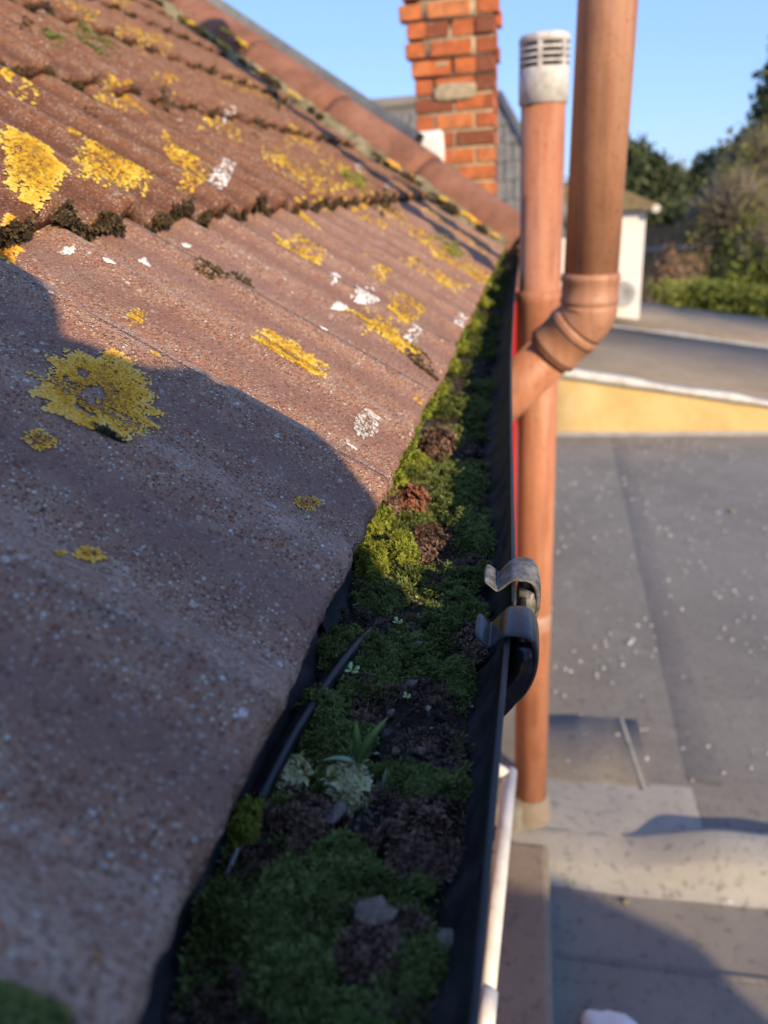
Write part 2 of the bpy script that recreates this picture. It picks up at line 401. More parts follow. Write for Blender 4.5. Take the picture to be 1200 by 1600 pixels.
M['grit'] = simple('pale_grit', [(.3, (.5, .46, .4)), (.7, (.78, .75, .7))], 40, .8)
M['leaf_ever'] = mat_lichen('evergreen_leaf', [(0., (.035, .05, .022)), (.5, (.09, .11, .048)), (1., (.17, .185, .085))], .2)
M['leaf_hedge'] = mat_lichen('hedge_leaf', [(0., (.09, .12, .024)), (.5, (.22, .25, .055)), (1., (.37, .38, .11))], .25)
M['leaf_olive'] = mat_lichen('olive_leaf', [(0., (.10, .105, .036)), (.5, (.21, .205, .065)), (1., (.34, .32, .11))], .25)
M['twig'] = mat_lichen('bare_twigs', [(0., (.09, .075, .052)), (.5, (.19, .16, .115)), (1., (.32, .28, .20))])
M['grass'] = mat_lichen('grass_blade', [(0., (.05, .10, .02)), (.5, (.14, .22, .06)), (1., (.34, .42, .24))], .35)
M['leaf_dead'] = simple('dead_leaf', [(.3, (.12, .10, .085)), (.6, (.24, .20, .17))], 160, .85)
M['stone'] = simple('tile_flake', [(.3, (.16, .11, .08)), (.6, (.28, .20, .15))], 120, .85)
M['twig_grey'] = simple('grey_stalk', [(.3, (.16, .15, .13)), (.6, (.30, .28, .25))], 90, .8)
M['metal'] = simple('aluminium', [(.3, (.5, .5, .5)), (.7, (.62, .62, .62))], 20, .4, .5, None, metal=1)
M['jacket'] = simple('pale_grey_jacket', [(.3, (.46, .46, .47)), (.7, (.56, .56, .57))], 20, .85)  # pale grey chosen so the jacket bounces light onto the shaded tiles
M['jeans'] = simple('denim', [(.3, (.05, .07, .12)), (.7, (.08, .11, .17))], 60, .9)
M['skin'] = simple('skin', [(.3, (.50, .30, .22)), (.7, (.58, .37, .28))], 20, .55)
M['hair'] = simple('hair', [(.3, (.03, .02, .014)), (.7, (.06, .04, .03))], 90, .6)
M['phone'] = simple('phone_case', [(.3, (.02, .02, .022)), (.7, (.03, .03, .032))], 20, .3, .5, None)
M['shed_wood'] = simple('shed_boards', [(.3, (.14, .09, .05)), (.7, (.22, .15, .09))], 8, .85)

# ================================================================== THE SETTING
def plane(name, x0, x1, y0, y1, z, mat, kind='structure', parent=None):
    o = mesh_np(name, [(x0, y0, z), (x1, y0, z), (x1, y1, z), (x0, y1, z)], np.array([[0, 1, 2, 3]]), mat, parent)
    if kind: o['kind'] = kind
    return o
ZG = -4.6                                       # garden level
ZF = -2.1                                       # felt roof level
plane('ground', -300, 300, -300, 500, ZG, M['ground'])
plane('path', 4.5, 12, 8, 30, ZG + .004, M['path'])

# ================================================================== TILED ROOF
roof = empty('tiled_roof', (0, 0, 0), 'weathered red-brown roof of rolled concrete tiles spotted with yellow lichen', 'roof')
def tile_mesh(seed, nx=44, w=TW, mat='tile', amp=1.3):
    r = np.random.default_rng(seed)
    L = G + .06
    xs = np.linspace(0, w + .003, nx)
    # section (y, z, roughness) from underside back to the front and over the top
    sec = [(L, -T), (.16, -T), (.03, -T), (.004, -T), (.0005, -T + .0015), (-.0008, -.0105), (-.0012, -.0075), (-.0006, -.0048), (.0008, -.0026), (.0032, -.0009), (.008, 0), (.018, 0), (.04, 0), (.08, 0), (.13, 0), (.18, 0), (.24, 0), (L, 0)]
    V = []
    for i, x in enumerate(xs):
        for j, (y, z) in enumerate(sec):
            V.append((x, y, z))
    V = np.array(V); ny = len(sec)
    fr = np.tile(np.array([0, 0, .2, .6, 1, 1.5, 1.5, 1.4, 1.2, 1., .8, .5, .35, .3, .3, .3, .3, .0]), nx)
    nz = fbm(np.stack([V[:, 0] * 170 + seed * 13, V[:, 1] * 60, V[:, 2] * 260 + seed], -1), 3) - .5
    nz2 = fbm(np.stack([V[:, 0] * 40 + seed * 7, V[:, 1] * 30, V[:, 2] * 50 - seed], -1), 2) - .5
    V[:, 1] += nz * fr * .0042 + nz2 * fr * .003 * (fr > .4)
    h = T * (1 - np.clip(V[:, 1], 0, None) / G) + amp * wave(V[:, 0] + PH)
    V[:, 2] += h + nz2 * fr * .0022 - T + .0004 * np.clip((V[:, 0] - w * .55) / (w * .45), 0, 1) ** 2
    F = []
    for i in range(nx - 1):
        for j in range(ny - 1):
            a = i * ny + j; F.append((a, a + 1, a + ny + 1, a + ny))
    F = np.array(F)
    c0 = np.arange(ny); c1 = (nx - 1) * ny + np.arange(ny)[::-1]
    me = bpy.data.meshes.new('roof_tile')
    me.from_pydata(V.tolist(), [], F.tolist() + [c0[::-1].tolist(), c1[::-1].tolist()])
    me.polygons.foreach_set('use_smooth', np.array([True] * len(F) + [False] * 2))
    me.materials.append(M[mat]); me.update()
    return me
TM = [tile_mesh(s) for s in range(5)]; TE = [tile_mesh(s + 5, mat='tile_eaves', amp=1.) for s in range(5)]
BAS = Matrix([[0, U[0], NR[0], 0], [1, U[1], NR[1], 0], [0, U[2], NR[2], 0], [0, 0, 0, 1]])
NC = 8
for k in range(NC):
    u0 = k * G
    i = -4
    while True:
        y0 = PH + i * TW + 0.0                      # tiles start on a crest so the side lap hides on the roll
        if y0 > HIP_Y0 + HIP_K * (u0 + .36): break
        if k >= 4 and y0 < .2 or y0 < -.8: i += 1; continue
        rr = random.Random(k * 97 + i)
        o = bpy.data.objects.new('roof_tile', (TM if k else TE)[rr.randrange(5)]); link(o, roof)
        p = P0 + np.array([0, y0, 0]) + U * (u0 + rr.uniform(-.0015, .0015)) + NR * rr.uniform(-.0004, .0006)
        o.matrix_basis = Matrix.Translation(p) @ BAS @ Matrix.Rotation(rr.uniform(-.0025, .0025), 4, 'Z')
        if y0 + TW > HIP_Y0 + HIP_K * u0 - .02:     # cut along the capped edge
            bm = bmesh.new(); bm.from_mesh(o.data)
            co = Vector((HIP_Y0 + HIP_K * u0 - y0 + .02, 0, 0)); no = Vector((1, -HIP_K, 0)).normalized()
            g = bmesh.ops.bisect_plane(bm, geom=bm.verts[:] + bm.edges[:] + bm.faces[:], plane_co=co, plane_no=no, clear_outer=True)
            es = [e for e in g['geom_cut'] if isinstance(e, bmesh.types.BMEdge)]
            if len(bm.faces) < 8:
                bm.free(); bpy.data.objects.remove(o); i += 1; continue
            if es: bmesh.ops.holes_fill(bm, edges=es)
            me = bpy.data.meshes.new('roof_tile'); bm.to_mesh(me); bm.free(); me.materials.clear(); me.materials.append(M['tile' if k else 'tile_eaves']); o.data = me
        i += 1
# underlay below the tiles and the far slope
def rp(Y, u, d): return P0 + np.array([0, Y, 0]) + U * u + NR * d
um = NC * G
A = [rp(-.8, .02, -.035), rp(HIP_Y0, .02, -.035), rp(HIP_Y0 + HIP_K * um, um, -.035), rp(-.8, um, -.035)]
B = [a - NR * .05 for a in A]
mesh_np('underlay', A + B, np.array([[0, 1, 2, 3], [7, 6, 5, 4], [0, 4, 5, 1], [1, 5, 6, 2], [2, 6, 7, 3], [3, 7, 4, 0]]), M['underlay'], roof)
# ridge tiles along the far edge
hd = _n(U + np.array([0, HIP_K, 0])); hs = _n(np.array([0, 1, 0]) - hd * hd[1]); hn = np.cross(hs, hd); hn = hn if hn[2] > 0 else -hn
def half_round(name, s0, s1, r0, r1, mat, lift):
    n = 18; ns = 10; V = []; F = []
    for t in range(ns + 1):
        f = t / ns; s = s0 + (s1 - s0) * f; r = r0 + (r1 - r0) * f
        for side, rr in ((0, r), (1, r - .014)):
            for q in range(n + 1):
                a = math.pi * (-.06 + 1.12 * q / n)
                nz = (vnoise(np.array([s * 9, q * .8, r * 40 + s0])) - .5) * .004
                p = P0 + np.array([0, HIP_Y0 + .075, 0]) + hd * s + hs * (-math.cos(a)) * (rr + nz) + hn * (math.sin(a) * (rr + nz) + lift)
                V.append(p)
    m = 2 * (n + 1)
    for t in range(ns):
        for q in range(n):
            a = t * m + q; F.append((a, a + 1, a + m + 1, a + m))
            b = t * m + n + 1 + q; F.append((b, b + m, b + m + 1, b + 1))
        for q in (0, n):
            a = t * m + q; b = a + n + 1; F.append((a, a + m, b + m, b) if q == 0 else (a, b, b + m, a + m))
    for t in (0, ns):
        for q in range(n):
            a = t * m + q; b = a + n + 1; F.append((a, b, b + 1, a + 1) if t == 0 else (a, a + 1, b + 1, b))
    return mesh_np(name, np.array(V), np.array(F), mat, roof, True)
RL = .455
for i in range(6):
    half_round('ridge_tile', -.06 + i * RL, -.06 + (i + 1) * RL - .006, .108, .102, M['ridge'], .012)
    if i: half_round('mortar_joint', -.066 + i * RL, -.054 + i * RL, .104, .104, M['ridge'], .0125)
# mortar bedding along the ridge tiles: lumpy strip
nS, nW = 220, 7
ss = np.linspace(-.05, 6 * RL - .1, nS); V = []; 
for s in ss:
    for q in range(nW):
        w = -.135 + .06 * q / (nW - 1)
        h = .006 + .030 * math.sin(math.pi * min(1, q / (nW - 1) * .62)) + .020 * (fbm(np.array([s * 22, q * .9, 3.1]), 3) - .5)
        if q == 0: h = -.012
        V.append(P0 + np.array([0, HIP_Y0 + .075, 0]) + hd * s + hs * (w + .022 * (fbm(np.array([s * 14, 5., 1.]), 3) - .5)) + hn * h)
F = [(a * nW + b, a * nW + b + 1, (a + 1) * nW + b + 1, (a + 1) * nW + b) for a in range(nS - 1) for b in range(nW - 1)]
mesh_np('mortar_bedding', V, np.array(F), M['mortar'], roof, True)
# grey weathered capping behind the ridge tiles and the hidden slope
def strip(s0, s1, prof, name, mat):
    V = [P0 + np.array([0, HIP_Y0 + .075, 0]) + hd * s + hs * a + hn * b for s in (s0, s1) for a, b in prof]
    n = len(prof); F4 = np.array([(i, (i + 1) % n, n + (i + 1) % n, n + i) for i in range(n)])
    return mesh_np(name, V, [F4, np.array([list(range(n))]), np.array([list(range(n, 2 * n))[::-1]])], mat, roof)
strip(.55, 2.9, [(.06, .0), (.06, .148), (.11, .148), (.16, .0)], 'verge_capping', M['grey_verge'])
strip(-.02, 2.9, [(.02, -.02), (.10, .02), (.8, -.6), (.8, -.7), (.02, -.1)], 'far_slope', M['underlay'])

# ---- things growing on the tiles
def flakes(pos, nrm, size, lift=.0009, nside=6, dome=.35):
    n = len(pos)
    ref = np.tile(np.array([0, 1., 0]), (n, 1)); t1 = ref - nrm * (ref * nrm).sum(1)[:, None]; t1 /= np.linalg.norm(t1, axis=1)[:, None]
    t2 = np.cross(nrm, t1)
    tilt = rng.normal(0, .22, (n, 2))
    ang = rng.uniform(0, 2 * math.pi, n)[:, None] + np.linspace(0, 2 * math.pi, nside, endpoint=False)[None]
    rad = size[:, None] * rng.uniform(.55, 1.15, (n, nside))
    x = np.cos(ang) * rad; y = np.sin(ang) * rad
    z = x * tilt[:, :1] + y * tilt[:, 1:] * .8
    z = np.maximum(z, -lift * 2)
    ringp = pos[:, None] + t1[:, None] * x[..., None] + t2[:, None] * y[..., None] + nrm[:, None] * (z + lift)[..., None]
    cen = pos + nrm * (lift + size * dome)[:, None]
    V = np.concatenate([cen[:, None], ringp], 1)
    b = np.arange(n)[:, None] * (nside + 1)
    F = np.stack([np.stack([b[:, 0], b[:, 0] + 1 + k, b[:, 0] + 1 + (k + 1) % nside], -1) for k in range(nside)], 1).reshape(-1, 3)
    return V.reshape(-1, 3), F
def shoots(pos, nrm, length, k=6, spread=.9, width=.3):
    """tiny moss shoots: k leaf blades round each axis"""
    n = len(pos)
    nrm = nrm + rng.normal(0, .25, nrm.shape); nrm /= np.linalg.norm(nrm, axis=1)[:, None]
    ref = np.where(np.abs(nrm[:, :1]) < .8, np.array([[1., 0, 0]]), np.array([[0, 1., 0]]))
    t1 = np.cross(nrm, ref); t1 /= np.linalg.norm(t1, axis=1)[:, None]; t2 = np.cross(nrm, t1)
    a = rng.uniform(0, 2 * math.pi, n)[:, None] + np.linspace(0, 2 * math.pi, k, endpoint=False)[None] + rng.normal(0, .25, (n, k))
    sp = spread * rng.uniform(.45, 1.2, (n, k)); up = np.sqrt(np.clip(1.3 - sp ** 2, .08, None))
    d = t1[:, None] * np.cos(a)[..., None] + t2[:, None] * np.sin(a)[..., None]
    sd = -t1[:, None] * np.sin(a)[..., None] + t2[:, None] * np.cos(a)[..., None]
    L = (length[:, None] * rng.uniform(.7, 1.15, (n, k)))[..., None]
    base = pos[:, None] + nrm[:, None] * (L * rng.uniform(-.25, .25, (n, k))[..., None])
    mid = base + (d * sp[..., None] * .45 + nrm[:, None] * up[..., None] * .5) * L
    tip = base + (d * sp[..., None] + nrm[:, None] * up[..., None] * .78) * L
    w = sd * width * L * .5
    V = np.stack([base, mid - w, tip, mid + w], 2).reshape(-1, 3)
    F = np.arange(n * k * 4).reshape(-1, 4)
    tint = np.stack([np.zeros((n, k)), np.full((n, k), .45), np.full((n, k), .85), np.full((n, k), .45)], 2)
    return V, F, tint
def surf_normal(Y, u):
    e = .0015
    p = roof_pt(Y, u); a = roof_pt(Y + e, u) - p; b = roof_pt(Y, u + 1e-5) * 0 + U
    nn = np.cross(a, np.broadcast_to(b, a.shape)); nn /= np.linalg.norm(nn, axis=1)[:, None]
    return np.where(nn[:, 2:] < 0, -nn, nn)
def patch_pts(cx, cy, a, b, ang, n, lump=.55, hole=0, seed=0, solid=False):
    """points spread over an uneven blot on the tiles, found from where its ellipse lies in the photo"""
    out = []
    while sum(len(o) for o in out) < n:
        x = rng.uniform(-1, 1, n * 3); y = rng.uniform(-1, 1, n * 3); r = np.hypot(x, y); th = np.arctan2(y, x)
        edge = 1.06 - lump * fbm(np.stack([np.cos(th) * 1.9 + seed, np.sin(th) * 1.9 + seed * 2, np.full_like(x, seed)], -1), 4) - .45 * (vnoise(np.stack([np.cos(th) * 6 + seed, np.sin(th) * 6, np.full_like(x, seed + 5)], -1)) - .4)
        inner = fbm(np.stack([x * 3.2 + seed, y * 3.2, np.full_like(x, seed * 3.1)], -1), 3)
        k = (r < edge * (1.08 + .22 * rng.uniform(0, 1, len(r)) ** 4)) & ((inner > (.2 if solid else .36)) | (r > .75 * edge)) & ~((r < hole * edge) & (inner < .62))
        c, s = math.cos(math.radians(ang)), math.sin(math.radians(ang))
        px = cx + (x * a * c - y * b * s)[k]; py = cy + (x * a * s + y * b * c)[k]
        out.append(np.stack([px, py, r[k] / edge[k]], -1))
    return np.concatenate(out)[:n]
def lichen(cx, cy, a, b, ang, n, size, mat='lichen', hole=0, lump=.55, name='lichen_patch', lift=.0008):
    seed = cx * .37 + cy * .11
    q = patch_pts(cx, cy, a, b, ang, int(n * 2.8), lump, hole, seed, cy < 600 and name == 'lichen_patch')
    Y, u = roof_uv(q[:, 0], q[:, 1], .003)
    ok = (u > .001) & (Y < HIP_Y0 + HIP_K * u - .03); Y = Y[ok]; u = u[ok]; rr = q[ok, 2]
    if len(Y) < 4: return
    pos = roof_pt(Y, u); nr = surf_normal(Y, u)
    V, F = flakes(pos, nr, size * .5 * rng.uniform(.45, 1.3, len(Y)), lift, 6, .16)
    tint = np.repeat(np.clip(.22 + .55 * rr ** 2 + .5 * (fbm(pos * 300, 2) - .5) + rng.normal(0, .17, len(Y)), 0, 1), 7)
    tint = tint.reshape(-1, 7); tint[:, 1:] -= .12; tint = tint.ravel()
    return mesh_np(name, V, F, M[mat], roof, False, tint)
L = [(150, 612, 112, 62, 20, 2300, .0021, 'lichen_warmed', .24), (45, 265, 64, 36, 35, 700, .0034, 'lichen', 0), (176, 272, 66, 25, 22, 620, .0034, 'lichen', 0),
     (450, 556, 68, 22, 28, 700, .0030, 'lichen', 0), (593, 525, 66, 24, 31, 600, .0036, 'lichen', .25), (630, 487, 32, 12, 25, 200, .004, 'lichen', 0),
     (465, 388, 38, 16, 25, 260, .0044, 'lichen', 0), (465, 274, 60, 12, 29, 300, .005, 'lichen', 0), (275, 240, 50, 14, 28, 320, .0042, 'lichen', 0),
     (70, 153, 35, 12, 22, 220, .0042, 'lichen', 0), (200, 170, 47, 10, 28, 220, .0045, 'lichen', 0), (12, 390, 22, 34, 0, 420, .0026, 'lichen_warmed', 0),
     (683, 434, 52, 9, 28, 240, .0062, 'lichen', 0), (707, 407, 58, 8, 31, 240, .0064, 'lichen', 0), (345, 207, 28, 7, 25, 90, .0055, 'lichen', 0),
     (258, 130, 18, 7, 25, 70, .0055, 'lichen', 0), (210, 58, 27, 8, 28, 110, .006, 'lichen', 0), (122, 20, 32, 7, 28, 120, .0058, 'lichen', 0), (246, 70, 20, 7, 25, 70, .006, 'lichen', 0),
     (190, 12, 16, 8, 25, 60, .006, 'lichen', 0), (420, 156, 26, 6, 26, 80, .0068, 'lichen', 0), (374, 139, 32, 6, 28, 90, .0068, 'lichen', 0), (470, 226, 28, 7, 30, 100, .0062, 'lichen', 0),
     (565, 398, 20, 8, 28, 90, .0056, 'lichen', 0), (577, 345, 24, 6, 28, 80, .0062, 'lichen', 0), (592, 430, 12, 6, 20, 40, .005, 'lichen', 0), (661, 615, 8, 6, 20, 60, .002, 'lichen', 0),
     (213, 494, 16, 13, 0, 60, .0016, 'lichen', 0), (480, 788, 26, 10, 10, 70, .0012, 'lichen_warmed', 0), (140, 866, 27, 10, 15, 130, .0015, 'lichen_warmed', 0), (95, 861, 10, 7, 0, 40, .0014, 'lichen_warmed', 0),
     (60, 690, 28, 16, 10, 60, .0014, 'lichen_warmed', 0), (556, 305, 27, 6, 30, 80, .0068, 'lichen', 0), (735, 376, 32, 6, 33, 90, .0072, 'lichen', 0), (612, 336, 22, 6, 30, 70, .0068, 'lichen', 0),
     (478, 345, 24, 7, 26, 90, .0055, 'lichen', 0), (300, 300, 22, 5, 26, 50, .004, 'lichen', 0), (520, 262, 22, 5, 30, 60, .007, 'lichen', 0), (650, 365, 24, 5, 30, 70, .0068, 'lichen', 0),
     (310, 35, 14, 7, 28, 40, .007, 'lichen', 0), (25, 118, 20, 6, 22, 60, .0045, 'lichen', 0), (500, 300, 18, 6, 28, 50, .006, 'lichen', 0), (680, 340, 22, 5, 32, 60, .0072, 'lichen', 0),
     (640, 300, 20, 5, 32, 60, .0074, 'lichen', 0), (748, 432, 22, 6, 30, 70, .0064, 'lichen', 0), (240, 560, 10, 6, 20, 20, .0015, 'lichen', 0), (110, 235, 14, 5, 25, 40, .0034, 'lichen', 0)]
for a in L:
    far = a[1] < 440 and a[3] < 20
    lichen(a[0], a[1], a[2] * (1.25 if far else 1), a[3] * (.6 if far else (.78 if a[1] < 440 else 1)), a[4], int(a[5] * (1.5 if a[1] < 440 else 1)), a[6] * (1.1 if a[1] < 440 else 1), mat=a[7], hole=a[8], lump=.38 if far else .5)
Wt = [(570, 668, 22, 28, 20, 150, .0018), (345, 274, 15, 10, 15, 200, .004), (570, 461, 24, 7, 26, 160, .0036), (527, 488, 11, 13, 0, 160, .0034), (167, 422, 12, 5, 10, 70, .0018), (103, 403, 11, 4, 10, 50, .0018), (228, 405, 11, 5, 30, 50, .0018),
      (718, 508, 12, 5, 30, 60, .0035), (520, 437, 10, 4, 25, 40, .004), (640, 531, 12, 5, 28, 40, .003), (66, 14, 7, 7, 0, 40, .0045), (285, 192, 10, 4, 28, 30, .005), (560, 268, 9, 4, 30, 30, .005), (605, 300, 12, 4, 30, 30, .005), (352, 195, 10, 4, 28, 30, .005), (620, 260, 8, 4, 30, 30, .006), (290, 385, 8, 3, 28, 24, .0026), (500, 520, 7, 3, 28, 20, .0026), (425, 787, 13, 4, 24, 40, .0011), (545, 700, 12, 4, 20, 30, .0012)]
for i, a in enumerate(Wt): lichen(*a, mat='white_crust' if i == 0 else 'dropping', name='white_crust' if i == 0 else 'bird_dropping', lift=.0014)
def roof_moss(cx, cy, a, b, ang, n, ln, mat='moss_dark', name='moss_streak'):
    q = patch_pts(cx, cy, a, b, ang, n, .5, 0, cx * .1 + cy)
    Y, u = roof_uv(q[:, 0], q[:, 1], .003); ok = (u > 0) & (Y < HIP_Y0 + HIP_K * u - .02); Y = Y[ok]; u = u[ok]
    if len(Y) < 4: return
    V, F, t = shoots(roof_pt(Y, u), surf_normal(Y, u), ln * rng.uniform(.6, 1.2, len(Y)) * (1.2 - .6 * q[ok, 2]), 6, 1., .4)
    tt = np.clip(t + rng.normal(0, .12, t.shape[:1])[:, None, None], 0, 1)
    mesh_np(name, V, F, M[mat], roof, False, tt.ravel())
for a in [(85, 66, 32, 8, 28, 260, .007), (155, 76, 38, 10, 28, 330, .008), (165, 676, 40, 6, 27, 420, .0022), (550, 287, 34, 7, 30, 200, .012), (40, 42, 22, 7, 28, 160, .007), (130, 45, 22, 7, 28, 160, .008), (255, 175, 26, 4, 28, 120, .006),
          (330, 425, 36, 3, 27, 160, .004), (700, 388, 40, 6, 32, 200, .011), (385, 430, 24, 3, 28, 90, .004), (655, 560, 50, 4, 30, 160, .004), (430, 165, 30, 6, 30, 160, .011), (600, 320, 30, 5, 30, 130, .011), (130, 620, 10, 8, 0, 60, .002), (15, 1590, 110, 50, 20, 700, .0035), (140, 178, 22, 3, 28, 60, .005), (400, 205, 22, 4, 28, 80, .008)]:
    roof_moss(*a, mat='moss_bright' if a[0] in (550, 700) else ('moss' if a[1] in (76, 66, 45, 1590) else 'moss_dark'))
# dark moss tufts along the tile butts: a few shared meshes, many copies
def tuft_mesh(seed, n=150, r=.012):
    g = np.random.default_rng(seed)
    d = g.normal(0, 1, (n, 3)); d[:, 2] = np.abs(d[:, 2]) * .8; d /= np.linalg.norm(d, axis=1)[:, None]
    p = d * np.array([r, r * .8, r * .8]) * g.uniform(.55, 1., (n, 1)) * (.75 + .5 * fbm(d * 1.7 + seed, 2))[:, None]
    V, F, t = shoots(p, d, np.full(n, r * .32), 5, 1., .5)
    o = mesh_np('moss_tuft', V, F, M['moss_dark'], None, False, np.clip(t + g.normal(0, .15, t.shape[:1])[:, None, None], 0, 1).ravel())
    me = o.data; bpy.data.objects.remove(o); return me
TF = [tuft_mesh(s) for s in range(5)]
cnt = 0
for k in range(1, 6):
    Yv = .45 + (k - 1) * .12
    rr = random.Random(k)
    while Yv < HIP_Y0 + HIP_K * k * G - .05:
        if rr.random() < .55 and cnt < 230:
            o = bpy.data.objects.new('moss_tuft', TF[rr.randrange(5)]); link(o, roof); cnt += 1
            p = roof_pt(np.array([Yv]), np.array([k * G - .003]))[0] + NR * rr.uniform(-.002, .010)
            s = rr.uniform(.4, .95) * (1.0 if rr.random() < .85 else 1.35)
            o.matrix_basis = Matrix.Translation(p) @ BAS @ Matrix.Diagonal((s, s * .7, s, 1)) @ Matrix.Rotation(rr.uniform(0, 6), 4, 'Z')
        Yv += rr.uniform(.016, .05)
def butt_moss():
    Pp, Nn, Ll = [], [], []
    for k in range(1, 6):
        n = 3000 if k < 3 else 2000
        Y = rng.uniform(.3 + (k - 1) * .1, HIP_Y0 + HIP_K * k * G - .05, n)
        d = fbm(np.stack([Y * 26, Y * 0 + k * 3.7, Y * 0], -1), 3) + .25 * np.cos((Y - PH) / PER * 2 * math.pi + math.pi) * .5
        ok = d > .455; Y = Y[ok]; dd = d[ok]
        down = rng.uniform(0, 1, len(Y)) ** .8
        p = roof_pt(Y, np.full(len(Y), k * G + .0005)) - np.outer(down * T * .95, NR) - np.outer(.001 + .002 * rng.uniform(0, 1, len(Y)), U)
        up = rng.uniform(0, 1, len(Y)) < .25
        Pp.append(p); Nn.append(np.tile(-U * .8 + NR * .35, (len(Y), 1))); Ll.append((.0024 + .0016 * rng.uniform(0, 1, len(Y))) * (1 + Y * .5) * np.clip((dd - .44) * 8, .4, 1.2))
    Pp = np.concatenate(Pp); Nn = np.concatenate(Nn); Ll = np.concatenate(Ll)
    V, F, t = shoots(Pp, Nn / np.linalg.norm(Nn, axis=1)[:, None], Ll, 5, 1.1, .55)
    t = np.clip(t - .15 + rng.normal(0, .2, (len(Pp), 1, 1)), 0, 1)
    mesh_np('butt_moss', V, F, M['moss_dark'], roof, False, t.ravel())['kind'] = 'stuff'
butt_moss()
# moss and yellow growth along the mortar of the ridge
for i in range(34):
    rr = random.Random(500 + i)
    o = bpy.data.objects.new('moss_tuft', TF[i % 5]); link(o, roof)
    s_ = rr.uniform(0, 2.3); p = P0 + np.array([0, HIP_Y0 + .075, 0]) + hd * s_ + hs * rr.uniform(-.155, -.115) + hn * .012
    s = rr.uniform(.9, 2.0); o.matrix_basis = Matrix.Translation(p) @ BAS @ Matrix.Diagonal((s, s * 1.6, s * .9, 1)) @ Matrix.Rotation(rr.uniform(0, 6), 4, 'Z')
def blob_lichen(s_, w, h, n, size, mat='lichen'):
    c = P0 + np.array([0, HIP_Y0 + .075, 0]) + hd * s_ + hs * w + hn * h
    d = rng.normal(0, 1, (n, 3)); d /= np.linalg.norm(d, axis=1)[:, None]
    pos = c + hd * (d[:, :1] * .03) + hs * (d[:, 1:2] * .016) + hn * (np.abs(d[:, 2:]) * .008)
    V, F = flakes(pos, np.tile(hn - hs * .6, (n, 1)) / np.linalg.norm(hn - hs * .6), np.full(n, size), .002)
    mesh_np('lichen_patch', V, F, M[mat], roof, False, np.clip(rng.normal(.6, .2, len(V)), 0, 1))
for i in range(26):
    rr = random.Random(900 + i); blob_lichen(rr.uniform(0, 2.2), rr.uniform(-.165, -.10), .018, rr.randrange(10, 40), .006, 'lichen' if i % 3 else 'lichen_warmed')
blob_lichen(1.32, -.095, .06, 50, .010); blob_lichen(1.42, -.09, .062, 30, .008)

# ================================================================== HOUSE WALL
hw = empty('house_wall', (-.3, 1, ZF), 'brick house wall under the dark fascia behind the gutter', 'wall')
bm = bmesh.new(); box(bm, (-.6, -2.5, ZG), (-.2, 2.75, -.36)); mesh_bm('wall', bm, M['wall_brick'], hw)
bm = bmesh.new(); box(bm, (-.150, -2.5, -.36), (-.128, 2.78, -.196)); mesh_bm('fascia_board', bm, M['fascia'], hw)
bm = bmesh.new(); box(bm, (-.21, -2.5, -.372), (-.125, 2.78, -.361)); mesh_bm('soffit', bm, M['fascia'], hw)

# ================================================================== GUTTER
GR, GZ = .0555, -.2
gut = empty('gutter', (-.066, .3, -.255), 'black plastic half-round gutter choked with moss along the tile edge', 'gutter')
def rim_x(Y): return np.interp(Y, [-.6, .1, .345, .36, .75, 1.0, 1.5, 2.0, 2.8], [-.014, -.0115, -.0075, -.0065, -.0175, -.0235, -.030, -.033, -.036])
def gut_z(Y): return GZ - .0 * Y
def channel(name, y0, y1, n, r, mat, off=0., thick=.0019, amin=0, amax=math.pi, lip=True, parent=gut):
    prof = []
    N = 20
    outer = [(r * math.cos(a), -r * math.sin(a)) for a in np.linspace(amin, amax, N)]
    inner = [((r - thick) * math.cos(a), -(r - thick) * math.sin(a)) for a in np.linspace(amax, amin, N)]
    if lip:
        prof = [(r + .0004, .0014), (r + .0007, .0004), (r + .0005, -.0012)] + outer[1:-1] + [(-r - .001, 0), (-r - .001, .0022), (-r + thick + .0005, .0022)] + inner[1:-1] + [(r - thick, -.001), (r - thick - .0002, .0008), (r - thick + .0003, .0014)]
    else: prof = outer + inner
    m = len(prof); ys = np.linspace(y0, y1, n)
    V = [(float(rim_x(Y)) - GR + off + x, Y, gut_z(Y) + z) for Y in ys for x, z in prof]
    F4 = np.array([(i * m + j, i * m + (j + 1) % m, (i + 1) * m + (j + 1) % m, (i + 1) * m + j) for i in range(n - 1) for j in range(m)])
    return mesh_np(name, V, [F4, np.array([list(range(m))[::-1]]), np.array([list(range((n - 1) * m, n * m))])], mat, parent, False)
channel('gutter_length', -.6, .352, 12, GR, M['gutter'])
channel('gutter_length', .3605, 2.8, 40, GR, M['gutter'], .0012)
un = channel('union_bracket', .322, .404, 6, GR + .006, M['clip'], .0015, .0034, .10, math.pi - .1, False)
channel('bracket_cheek', .3215, .3465, 5, GR + .0122, M['clip'], .0015, .0100, .05, 1.35, False, un)
channel('bracket_cheek', .3785, .4030, 5, GR + .0122, M['clip_pale'], .0015, .0100, .05, 1.35, False, un)
